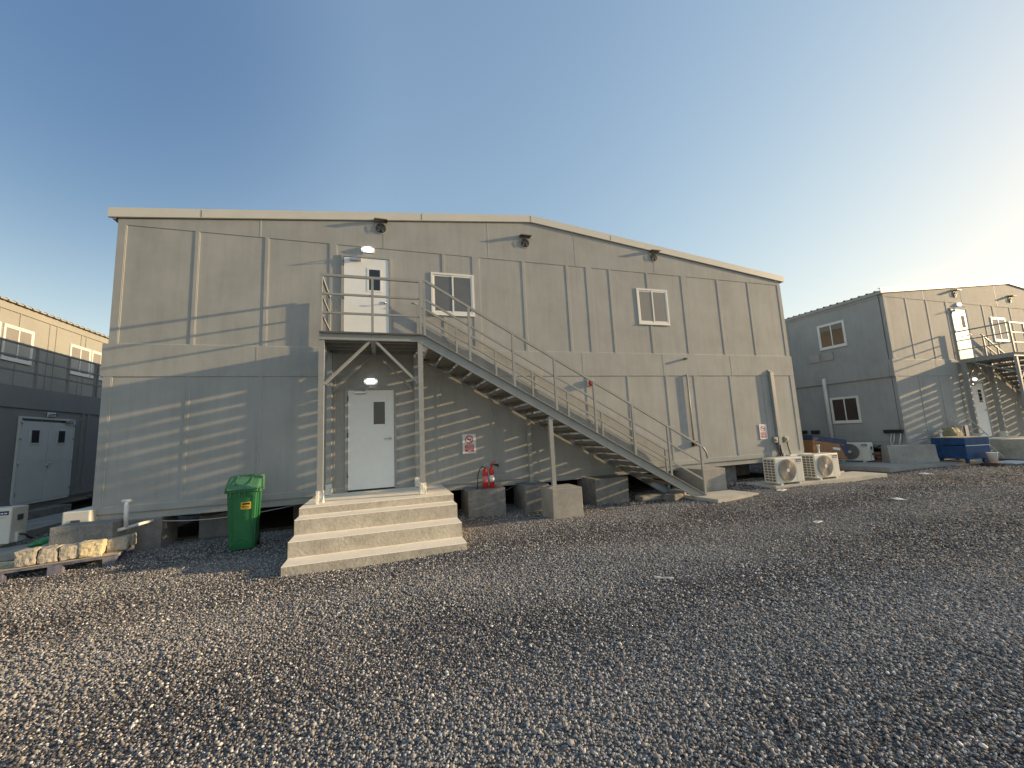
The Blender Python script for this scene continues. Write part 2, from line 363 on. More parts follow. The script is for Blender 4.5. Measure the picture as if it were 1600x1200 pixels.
# ================================================================= BUILDINGS
ZB, ZS, ZT, ZH, ZE, ZR, XR = .615, 3.00, 3.60, 5.88, 5.99, 6.93, 8.31   # bottom, seam, band top, header, eave, ridge, ridge x from left edge
W = 16.70
def closer(par, x, z, y):
    o = MB().box(x, x+.23, y-.06, y, z-.10, z-.04, .01).bar((x+.18, y-.07, z-.05), (x+.33, y-.22, z+.02), .025, .012).bar((x+.33, y-.22, z+.02), (x+.22, y-.01, z+.05), .025, .012).build('door_closer', METAL, par)
def handle(par, x, z, y, s=-1):
    MB().tube([(x, y, z), (x, y-.02, z)], .027, 14).tube([(x, y-.01, z), (x, y-.06, z), (x+s*.02, y-.065, z), (x+s*.13, y-.06, z)], .011, 8).build('handle', METAL, par)
def door(B, x0, x1, z0, z1, yw, hinge_left=True):
    """front door, opening plane y=yw (wall front 0)"""
    leaf = MB().box(x0, x1, yw-.030, yw, z0, z1, .003).build('door', DOORW, B)
    f = MB(); t = .045
    f.box(x0-t-.008, x0-.008, yw-.042, yw+.02, z0-.01, z1+t).box(x1+.008, x1+t+.008, yw-.042, yw+.02, z0-.01, z1+t).box(x0-.008, x1+.008, yw-.042, yw+.02, z1+.008, z1+t)
    f.build('door_frame', PAINT, leaf)
    w = x1-x0; vx0 = x0+w*.55; vx1 = x0+w*.8; vz0 = z1-.72; vz1 = z1-.25
    v = MB(); e = .035
    for a in ((vx0-e, vx1+e, vz1, vz1+e), (vx0-e, vx1+e, vz0-e, vz0), (vx0-e, vx0, vz0, vz1), (vx1, vx1+e, vz0, vz1)):
        v.box(a[0], a[1], yw-.036, yw-.030, a[2], a[3])
    v.build('vision_panel_frame', DOORW, leaf)
    MB().box(vx0, vx1, yw-.033, yw-.0305, vz0, vz1).build('vision_panel', GLASSN, leaf)
    closer(leaf, x0+.12, z1+.02, yw-.03)
    handle(leaf, x1-.075, z0+1.0, yw-.03)
    if z0 < 1: MB().box(x0, x1, yw-.022, yw-.004, z0-.034, z0-.002).build('door_gap', BLACK, leaf)  # black strip stands in for the dark gap under the leaf
    for hz in (.25, 1.05, 1.8):
        MB().tube([(x0-.004, yw-.045, z0+hz), (x0-.004, yw-.045, z0+hz+.1)], .012, 8).build('hinge', DARKGREY, leaf)
def sash_window(B, o3, ax, side=0, glass=GLASSB):
    """1.0 x 1.0 sliding window. ax: function mapping (u along wall, out, z)->xyz ; o3=(u0,z0,u1,z1)"""
    u0, z0, u1, z1 = o3
    def bx(mb, a0, a1, d0, d1, b0, b1, bev=0):
        P = ax(a0, d0, b0); Q = ax(a1, d1, b1)
        mb.box(min(P[0], Q[0]), max(P[0], Q[0]), min(P[1], Q[1]), max(P[1], Q[1]), b0, b1, bev)
    f = MB(); t = .045
    bx(f, u0, u1, -.012, .012, z1-t, z1); bx(f, u0, u1, -.012, .012, z0, z0+t+.01)
    bx(f, u0, u0+t, -.012, .012, z0+t+.01, z1-t); bx(f, u1-t, u1, -.012, .012, z0+t+.01, z1-t)
    bx(f, u0-.015, u1+.015, .0, .022, z0-.02, z0)
    fo = f.build('window', WHITE, B)
    um = (u0+u1)/2
    for k, (a, b, d) in enumerate(((u0+t, um+.025, -.012), (um-.02, u1-t, -.004))):
        s = MB(); q = .038
        c0, c1 = z0+t+.01, z1-t
        bx(s, a, b, d, d+.009, c1-q, c1); bx(s, a, b, d, d+.009, c0, c0+q)
        bx(s, a, a+q, d, d+.009, c0+q, c1-q); bx(s, b-q, b, d, d+.009, c0+q, c1-q)
        s.build('sash', WHITE, fo)
        g = MB(); bx(g, a+q, b-q, d+.001, d+.006, c0+q, c1-q); g.build('pane', glass, fo)
def ventilator(B, x, z, y, hood=HOODM):
    m = MB()
    n = 24
    m.tube([(x, y-.012, z), (x, y, z)], .135, n)
    o = m.build('ventilator', PAINT, B)
    g = MB().tube([(x, y-.016, z), (x, y-.0125, z)], .112, n).build('vent_opening', BLACK, o)
    fm = MB(); fm.tube([(x, y-.035, z), (x, y-.02, z)], .022, 12)
    for k in range(5):
        a = 2*PI*k/5+.3
        fm.bar((x+.015*math.cos(a), y-.022, z+.015*math.sin(a)), (x+.095*math.cos(a), y-.026, z+.095*math.sin(a)), .045, .004, up=(math.sin(a)*.3, 1, -math.cos(a)*.3))
    for rr in (.045, .08, .105):
        fm.tube([(x+rr*math.cos(t), y-.04, z+rr*math.sin(t)) for t in [2*PI*k/20 for k in range(21)]], .0025, 5, cap=False)
    fm.build('fan', DARKGREY, o)
    h = MB(); h.prism([(y, z+.20), (y-.17, z+.150), (y-.17, z+.130), (y-.168, z+.144), (y, z+.19)], 'x', x-.14, x+.14)
    h.prism([(y, z+.19), (y-.14, z+.146), (y, z+.143)], 'x', x-.14, x-.135).prism([(y, z+.19), (y-.14, z+.146), (y, z+.143)], 'x', x+.135, x+.14)
    h.build('hood', hood, o)
def wall_lamp(B, c, ax='y', on=True, name='wall_lamp'):
    b = MB().box(-.14, .14, -.03, 0, -.065, .065, .02)
    d = MB().box(-.135, .135, -.075, -.031, -.06, .06)
    es = [e for e in d.bm.edges if abs(e.verts[0].co.x-e.verts[1].co.x) < 1e-5 and abs(e.verts[0].co.z-e.verts[1].co.z) < 1e-5]
    bmesh.ops.bevel(d.bm, geom=es, offset=.058, segments=6, affect='EDGES')
    es = [e for e in d.bm.edges if e.verts[0].co.y < -.07 and e.verts[1].co.y < -.07]
    bmesh.ops.bevel(d.bm, geom=es, offset=.018, segments=3, affect='EDGES')
    rot = Matrix.Identity(4) if ax == 'y' else Matrix.Rotation(PI/2, 4, 'Z')
    T = Matrix.Translation(c)@rot
    bo = b.xf(T).build(name, WHITE, B); d.xf(T).build('diffuser', LAMP_ON if on else LAMP_OFF, bo, smooth=True)

def building(name, X0, Y0, label, DEEP=24.0, lower_wins=(), upper_wins=(), doors=(), lamps=(), vents=(), side_wins=(), rough=1, roofext=.07):
    B = empty(name, (X0+W/2, Y0, 0)); B0 = B
    inner = Matrix.Translation((-W/2, 0, 0))
    loc = []
    def bd(mb, nm, m, par=None):
        mb.xf(inner); o = mb.build(nm, m, par or B); return o
    x0, x1 = 0.0, W
    def zr(x): return ZE+(ZR-ZE)*(1-abs(x-XR)/XR) if x <= XR else ZE+(ZR-ZE)*(1-(x-XR)/(W-XR))
    # front wall: recessed sheet + proud frame members
    m = MB()
    m.box(.02, W-.03, .010, .12, ZB+.11, ZS-.001)
    m.box(.05, W-.08, .010, .12, ZT, ZH-.001)
    bd(m, 'wall', PAINT)
    m = MB()
    m.box(0, W, 0, .13, ZB, ZB+.11); bd(m, 'bottom_rail', PAINT)
    m = MB(); m.box(-.04, W+.01, -.004, .13, ZS, ZT); bd(m, 'floor_band', PAINT)
    m = MB(); m.prism([(.04, ZH), (W-.06, ZH), (W-.06, ZE), (XR, ZR), (.04, ZE)], 'y', 0, .13)
    bd(m, 'gable', PAINT)
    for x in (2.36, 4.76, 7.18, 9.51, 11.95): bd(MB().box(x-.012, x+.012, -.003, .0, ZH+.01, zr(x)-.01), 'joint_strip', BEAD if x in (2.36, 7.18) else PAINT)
    for x in (2.36, 9.51, 11.94, 14.28): bd(MB().box(x-.008, x+.008, -.007, -.004, ZS+.01, ZT-.01), 'joint_strip', PAINT)
    # pilasters
    up = [(0.04, .165), (1.25, 1.315), (2.445, 2.51), (3.655, 3.795), (6.045, 6.105), (6.76, 6.93), (8.015, 8.08), (9.215, 9.275), (9.79, 9.955), (10.475, 10.52), (11.655, 11.71), (12.83, 13.01), (14.11, 14.155), (15.29, 15.335), (16.52, W-.06)]
    lo = [(0, .12), (1.23, 1.28), (2.41, 2.465), (3.64, 3.78), (5.84, 5.93), (7.08, 7.13), (8.19, 8.24), (9.56, 9.62), (10.77, 10.81), (11.97, 12.01), (12.91, 13.05), (14.18, 14.23), (15.39, 15.43), (16.55, W)]
    def pil(nm, a, b, z0, z1):
        bd(MB().prism([(a, 0), (b-.004, 0), (b+.007, .0098), (b+.007, .05), (a, .05)], 'z', z0, z1), nm, PAINT)
        bd(MB().bar((b+.011, .007, z0+.01), (b+.011, .007, z1-.01), .009, .008, up=(0, 1, 0)), 'sealant_highlight_bead', BEAD)  # added pale strip draws the bright line of the sunlit reveal
    for a, b in up:
        wins = [w for w in upper_wins if w[0] < (a+b)/2 < w[0]+1]
        if wins: pil('pilaster', a, b, ZT, wins[0][1]-.025); pil('pilaster', a, b, wins[0][1]+1.002, ZH)
        else: pil('pilaster', a, b, ZT, ZH)
    for a, b in lo: pil('pilaster', a, b, ZB+.11, ZS)
    bd(MB().box(.17, W-.1, .001, .0098, ZT+.0005, ZT+.012), 'sealant_highlight_bead', BEAD)
    bd(MB().box(.14, W-.12, .002, .0098, ZB+.1105, ZB+.12), 'sealant_highlight_bead', BEAD)
    # weld beads / sealant lines on ledges
    # skid beam
    m = MB(); m.box(.03, W-.03, .03, .05, .50, ZB); m.box(.03, W-.03, .0, .10, .49, .50); bd(m, 'base_beam', PAINT)
    # floors and undercroft
    m = MB(); m.box(.05, W-.05, .14, DEEP, .60, .66)
    for i in range(1, 6): m.box(.05, W-.05, i*2.4*DEEP/24*1.0, i*2.4+.1, .50, .60)
    bd(m, 'floor_deck', DARKPAINT)
    # side walls + back
    for sx, nm in ((0, 'left'), (1, 'right')):
        m = MB()
        a, b = (.02, .12) if sx == 0 else (W-.14, W-.03)
        m.box(a, b, .14, DEEP, ZB+.11, ZE-.02)
        bd(m, 'side_wall', PAINT)
        m = MB(); fx = (0, .02) if sx == 0 else (W-.03, W-.005)
        m.box(*fx, .14, DEEP, ZB, ZB+.10); m.box(*((-.035, .02) if sx == 0 else (W-.03, W+.005)), .14, DEEP, ZS+.003, ZT-.003); m.box(*fx, .14, DEEP, ZH, ZE-.02)
        k = 2.36
        y = k
        while y < DEEP:
            for (za, zb) in ((ZB+.10, ZS), (ZT, ZH)):
                blk = [w for w in side_wins if sx == 0 and w[0]-.05 < y < w[0]+1.05 and za < w[1] < zb]
                if not blk: m.box(fx[0]+.004 if sx == 0 else fx[0], fx[1] if sx == 0 else fx[1]-.004, y-.02, y+.02, za, zb)
            y += 1.2
        bd(m, 'side_frame', PAINT)
        m = MB(); m.box(*((.03, .06) if sx == 0 else (W-.06, W-.03)), .14, DEEP, .50, ZB-.003); bd(m, 'side_beam', PAINT)
    m = MB(); m.prism([(.12, ZB), (W-.14, ZB), (W-.14, ZE), (XR, ZR-.02), (.12, ZE)], 'y', DEEP-.1, DEEP); bd(m, 'back_wall', PAINT)
    # roof: ribbed sheets on both slopes
    m = MB(); e = .13
    prof = []
    y = -.02
    while y < DEEP+.05:
        prof += [(y, 0), (y+.15, 0), (y+.175, .036), (y+.215, .036), (y+.24, 0)]; y += .25
    for (xa, za, xb, zb) in ((-.05, ZE+.10, XR, ZR+.11), (XR, ZR+.11, W+.05, ZE+.10)):
        A = [m.bm.verts.new((xa, p, za+q)) for p, q in prof]; Bv = [m.bm.verts.new((xb, p, zb+q)) for p, q in prof]
        A2 = [m.bm.verts.new((xa, p, za+q-.012)) for p, q in prof]; B2 = [m.bm.verts.new((xb, p, zb+q-.012)) for p, q in prof]
        for i in range(len(prof)-1):
            m.bm.faces.new((A[i], A[i+1], Bv[i+1], Bv[i])); m.bm.faces.new((A2[i], B2[i], B2[i+1], A2[i+1]))
            m.bm.faces.new((A[i], A2[i], A2[i+1], A[i+1]))
    bd(m, 'roof', ROOFM)
    # fascia along the gable
    m = MB(); y0, y1 = -.045, -.02
    rise = (ZR-ZE)/XR
    m.prism([(-.10, ZE-.0), (XR, ZR+.01), (W+.09, ZE-.0), (W+.09, ZE+.175), (XR, ZR+.185), (-.10, ZE+.175)], 'y', y0, y1)
    m.prism([(-.10, ZE-.0-.004), (XR, ZR+.01-.004), (W+.09, ZE-.004), (W+.09, ZE-.0-.0), (XR, ZR+.01-.0), (-.10, ZE-.0)], 'y', -.04, .0)
    m.prism([(-.10, ZE+.175), (XR, ZR+.185), (W+.09, ZE+.175), (W+.09, ZE+.181), (XR, ZR+.191), (-.10, ZE+.181)], 'y', y0, .05)
    fo = bd(m, 'fascia', FASCIA)
    for x in (1.35, 5.6, 8.31, 10.6): bd(MB().box(x-.004, x+.004, -.049, -.0455, zr(x)+.02, zr(x)+.165), 'fascia_joint', HOODM, fo)
    for sx in (0, 1):
        bd(MB().box(*((-.045, .0) if sx == 0 else (W-.005, W+.04)), -.018, DEEP, ZE-.02, ZE+.085), 'eave_trim', PAINT)
    P = empty('tmp'); 
    before = set(C.objects)
    fr = lambda u, d, z: (u, .0-d, z)
    for w in upper_wins: sash_window(B, (w[0], w[1], w[0]+1, w[1]+1), fr, glass=w[2])
    for w in lower_wins: sash_window(B, (w[0], w[1], w[0]+1, w[1]+1), fr, glass=w[2])
    for w in side_wins: sash_window(B, (w[0], w[1], w[0]+1, w[1]+1), lambda u, d, z: (.004-d, u, z), glass=w[2])
    for d in doors: door(B, *d)
    for v in vents: ventilator(B, v[0], v[1], 0.0, FASCIA if len(v) > 2 else HOODM)
    for l_ in lamps: wall_lamp(B, (l_[0], .012 if l_[2] else .0, l_[1]))
    new = [o for o in C.objects if o not in before and o.type == 'MESH']
    for o in new: o.data.transform(inner)
    bpy.data.objects.remove(P)
    tag(B, label, 'building', 'two storey portable cabin buildings')
    return B, bd

MX = -4.73
mainB, bdm = building('portable_building', MX, 0, 'large two storey grey portable cabin building in the middle, facing the camera', DEEP=24,
    upper_wins=[(1.05-MX, 4.42, GLASSG), (6.565-MX, 4.42, GLASSB)],
    doors=[(-.79-MX, .13-MX, 3.61, 5.61, .014), (-.70-MX, .205-MX, .676, 2.70, .014)],
    lamps=[(-.31-MX, 5.81, 1), (-.255-MX, 2.885, 1)], vents=[(-.03-MX, 6.35), (3.40-MX, 6.37), (7.24-MX, 6.36)])
RX = 16.95; RY = .10
rightB, bdr = building('portable_building', RX, RY, 'grey portable cabin building at the right edge, its shaded side wall showing two windows', DEEP=24,
    upper_wins=[(1.78+4.73, 4.41, GLASSB)], lower_wins=[(2.95+4.73, 1.35, GLASSB)],
    doors=[(-.82+4.73, .12+4.73, 3.61, 5.61, .014), (-.62+4.73, .25+4.73, .676, 2.70, .014)],
    lamps=[(-.25+4.73, 5.81, 1), (-.20+4.73, 2.86, 1)], vents=[(-.37+4.73, 6.22, 1), (3.48+4.73, 6.22), (7.2+4.73, 6.3)],
    side_wins=[(1.33, 4.41, GLASSD), (1.25, 1.45, GLASSD)])

# details fixed to the main building (x given in world)
def on_main(mb, nm, m, par=None): return mb.xf(Matrix.Translation((-(MX+W/2), 0, 0))).build(nm, m, par or mainB)
# conduit trunking and pipes
on_main(MB().box(10.93, 11.05, -.075, 0, .85, 3.10, .008).bar((10.99, -.04, 3.10), (10.99, .0, 3.17), .13, .03), 'pipe_trunking', STEEL)
on_main(MB().tube([(7.93, -.03, 3.03), (7.935, -.03, 1.2)], .022, 8), 'conduit', STEEL)
on_main(MB().box(7.88, 8.02, -.09, 0, 1.08, 1.21, .01), 'junction_box', BLACK)
on_main(MB().tube([(7.93, .0, 3.47), (7.93, -.11, 3.46)], .03, 10), 'pipe_stub', HOODM)
bell = on_main(MB().box(4.86, 5.02, -.05, 0, 2.74, 2.90, .01), 'alarm_bell', WHITE)
on_main(MB().tube([(4.95, -.11, 2.81), (4.95, -.10, 2.81), (4.95, -.05, 2.81)], [.05, .075, .08], 18), 'gong', RED, bell)
for (x, z) in ((10.79, 1.02), (11.21, 1.02)):
    ib = on_main(MB().box(x-.02, x+.12, -.07, 0, z, z+.16, .01), 'isolator_switch', STEEL)
    on_main(MB().box(x+.02, x+.08, -.095, -.071, z+.05, z+.11, .006), 'switch_knob', METAL, ib)
on_main(MB().tube([(10.86, -.04, 1.02), (10.87, -.05, .85), (10.95, -.06, .62), (10.99, -.15, .5)], .018, 8), 'flexible_conduit', CABLE)
on_main(MB().tube([(10.99, -.05, .9), (11.01, -.08, .72), (11.1, -.1, .55), (11.2, -.12, .5), (11.30, -.1, .58), (11.31, -.05, .8), (11.28, -.04, 1.02)], .018, 8), 'flexible_conduit', CABLE)
on_main(MB().tube([(10.96, -.06, .95), (10.97, -.08, .7), (10.95, -.3, .5), (10.8, -.6, .42)], .028, 8), 'insulated_pipe', BLACK)
# right building side details (world coords)
def on_right(mb, nm, m, par=None): return mb.xf(Matrix.Translation((-(RX+W/2), -RY, 0))).build(nm, m, par or rightB)
on_right(MB().tube([(RX+.03, 2.42, 3.20), (RX-.06, 2.42, 3.20), (RX-.09, 2.41, 3.05), (RX-.09, 2.42, .55)], .062, 12), 'pipe_cover', PVC)
on_right(MB().box(RX-.10, RX, .13, .68, 1.03, 1.15, .01), 'cable_bracket', BLACK)
on_right(MB().tube([(RX-.05, .45, 1.05), (RX-.2, .45, .8), (RX-.22, .42, .6), (RX-.35, .5, .45), (RX-.5, .6, .4)], .02, 8).tube([(RX-.05, .2, 1.06), (RX-.25, .15, .8), (RX-.25, .2, .62), (RX-.22, .4, .5), (RX-.4, .55, .4)], .02, 8).tube([(RX-.05, .38, 1.05), (RX-.18, .36, .8), (RX-.2, .42, .55)], .02, 8), 'loose_cable', CABLEW)
for k, (y, z) in enumerate(((2.9, 4.0), (2.38, 4.0))):
    on_right(MB().box(RX-.012, RX-.006, y-.40, y, z-.05, z+.27), 'patched_panel', mat('patched_paint_%d' % k, (.40, .385, .345), .8, var=.08, stain=.2))
# wall weld: side lamp etc. none

# ---- left building: lower block with railed gallery, set-back upper storey
def left_building():
    B = empty('gallery_building', (-9.5, 5, 0))
    T = Matrix.Translation((9.5, -5, 0))
    def bd(mb, nm, m, par=None): return mb.xf(T).build(nm, m, par or B)
    XL = -8.85; XU = -10.0; Y0, Y1 = .2, 24.0
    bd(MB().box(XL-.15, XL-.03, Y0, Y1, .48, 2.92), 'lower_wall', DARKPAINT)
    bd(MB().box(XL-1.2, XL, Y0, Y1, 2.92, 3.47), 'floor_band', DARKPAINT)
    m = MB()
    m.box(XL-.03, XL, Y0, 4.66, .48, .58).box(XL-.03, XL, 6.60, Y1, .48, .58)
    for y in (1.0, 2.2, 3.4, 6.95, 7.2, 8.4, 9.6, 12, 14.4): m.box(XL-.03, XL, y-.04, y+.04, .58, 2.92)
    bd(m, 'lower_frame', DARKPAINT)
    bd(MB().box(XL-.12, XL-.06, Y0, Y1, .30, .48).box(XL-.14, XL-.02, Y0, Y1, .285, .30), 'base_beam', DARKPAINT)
    m = MB()
    m.box(XU-.12, XU-.03, Y0, Y1, 3.47, 6.0)
    bd(m, 'upper_wall', PAINT2)
    m = MB(); m.box(XU-.03, XU, Y0, Y1, 5.80, 6.0)
    for y in (1.9, 3.1, 4.3, 5.5, 6.15, 7.24, 7.52, 8.62, 8.85, 10.4, 11.6, 12.8, 14, 15.2):
        a = .02 if y not in (7.24, 7.52) else .02
        zz = [(3.47, 5.80)]
        for w in (4.55, 5.65, 8.12, 9.17):
            if w-.03 < y < w+1.03: zz = [(3.47, 4.37-.05), (5.385, 5.80)]
        for za, zb in zz: m.box(XU-.03, XU-.012, y-a, y+a, za, zb)
    bd(m, 'upper_frame', PAINT2)
    # roof
    m = MB(); prof = []; y = Y0
    while y < Y1: prof += [(y, 0), (y+.17, 0), (y+.195, .04), (y+.235, .04), (y+.26, 0)]; y += .27
    xa, za, xb, zb = XU+.09, 6.04, XU-8.2, 6.98
    A = [m.bm.verts.new((xa, p, za+q)) for p, q in prof]; Bv = [m.bm.verts.new((xb, p, zb+q)) for p, q in prof]; A2 = [m.bm.verts.new((xa, p, za+q-.03)) for p, q in prof]; B2 = [m.bm.verts.new((xb, p, zb+q-.03)) for p, q in prof]
    for i in range(len(prof)-1):
        m.bm.faces.new((A[i], A[i+1], Bv[i+1], Bv[i])); m.bm.faces.new((A2[i], B2[i], B2[i+1], A2[i+1])); m.bm.faces.new((A[i], A2[i], A2[i+1], A[i+1]))
    xc = XU-16.4
    Cv = [m.bm.verts.new((xc, p, za+q)) for p, q in prof]
    for i in range(len(prof)-1): m.bm.faces.new((Bv[i], Bv[i+1], Cv[i+1], Cv[i]))
    bd(m, 'roof', ROOFM)
    m = MB(); m.prism([(XU-.12, .5), (XU-.12, 6.0), (XU-8.2, 6.9), (XU-16.3, 6.0), (XU-16.3, .5)], 'y', Y0, Y0+.12)
    m.box(XU-16.3, XU-16.2, Y0+.12, Y1, .5, 6.0); m.prism([(XU-.12, .5), (XU-.12, 6.0), (XU-8.2, 6.9), (XU-16.2, 6.0), (XU-16.2, .5)], 'y', Y1-.12, Y1)
    bd(m, 'end_wall', PAINT2)
    for u, g in ((4.55, GLASSB), (5.65, GLASSB), (8.12, GLASSB), (9.17, GLASSB), (12.5, GLASSB)):
        n0 = set(C.objects)
        sash_window(B, (u, 4.39, u+1, 5.39), lambda a, d, z: (XU-.01+d, a, z), glass=g)
        for o in C.objects:
            if o not in n0 and o.type == 'MESH': o.data.transform(T)
    # double door
    dy0, dy1, dz0, dz1 = 4.72, 6.54, .50, 2.66
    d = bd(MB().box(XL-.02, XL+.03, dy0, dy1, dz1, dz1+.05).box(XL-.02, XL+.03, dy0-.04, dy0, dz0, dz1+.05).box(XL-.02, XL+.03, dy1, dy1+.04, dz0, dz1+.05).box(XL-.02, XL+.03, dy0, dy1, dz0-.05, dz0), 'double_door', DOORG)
    ym = (dy0+dy1)/2
    for a, b in ((dy0+.004, ym-.004), (ym+.004, dy1-.004)):
        lf = bd(MB().box(XL-.02, XL+.018, a, b, dz0+.004, dz1-.07).box(XL+.018, XL+.024, a+.02, b-.02, dz0+.03, 1.52).box(XL+.018, XL+.024, a+.02, b-.02, 1.535, dz1-.1), 'leaf', DOORG, d)
        c = (a+b)/2
        bd(MB().box(XL+.024, XL+.036, c-.17, c+.17, 1.99, 2.40), 'vision_panel_frame', DOORG, d)
        bd(MB().box(XL+.036, XL+.040, c-.12, c+.12, 2.03, 2.36), 'vision_panel', GLASSN, d)
    for y in (dy0-.0, dy1+.0):
        for z in (.7, 1.45, 2.1, 2.5): bd(MB().tube([(XL+.04, y, z), (XL+.04, y, z+.1)], .014, 8), 'hinge', METAL, d)
    bd(MB().tube([(XL+.02, ym+.04, 1.47), (XL+.075, ym+.04, 1.47), (XL+.08, ym+.06, 1.47), (XL+.08, ym+.17, 1.47)], .012, 8).tube([(XL+.02, ym+.04, 1.47), (XL+.03, ym+.04, 1.36)], .02, 8), 'handle', METAL, d)
    bd(MB().box(XL+.03, XL+.10, dy1-.38, dy1-.12, 2.60, 2.67, .01).bar((XL+.1, dy1-.3, 2.67), (XL+.3, dy1-.05, 2.72), .025, .015).bar((XL+.3, dy1-.05, 2.72), (XL+.02, dy1+.1, 2.74), .025, .015), 'door_closer', METAL, d)
    n0 = set(C.objects)
    wall_lamp(B, (XL, 5.68, 2.80), 'x', on=False)
    for o in C.objects:
        if o not in n0 and o.type == 'MESH': o.data.transform(T)
    # railing on the gallery edge
    rl = bd(MB().bar((XL-.03, Y0, 4.56), (XL-.03, 8.0, 4.56), .045, .045).bar((XL-.03, Y0, 4.21), (XL-.03, 8.0, 4.21), .04, .04).bar((XL-.03, Y0, 3.86), (XL-.03, 8.0, 3.86), .04, .04), 'railing', DARKPAINT)
    for y in (.3, 1.5, 2.7, 3.84, 5.08, 6.22, 7.37, 7.48): bd(MB().box(XL-.055, XL-.005, y-.025, y+.025, 3.47, 4.54), 'railing_post', DARKPAINT, rl)
    tag(B, 'grey building at the left edge, sunlit upper storey behind a railed gallery', 'building')
left_building()

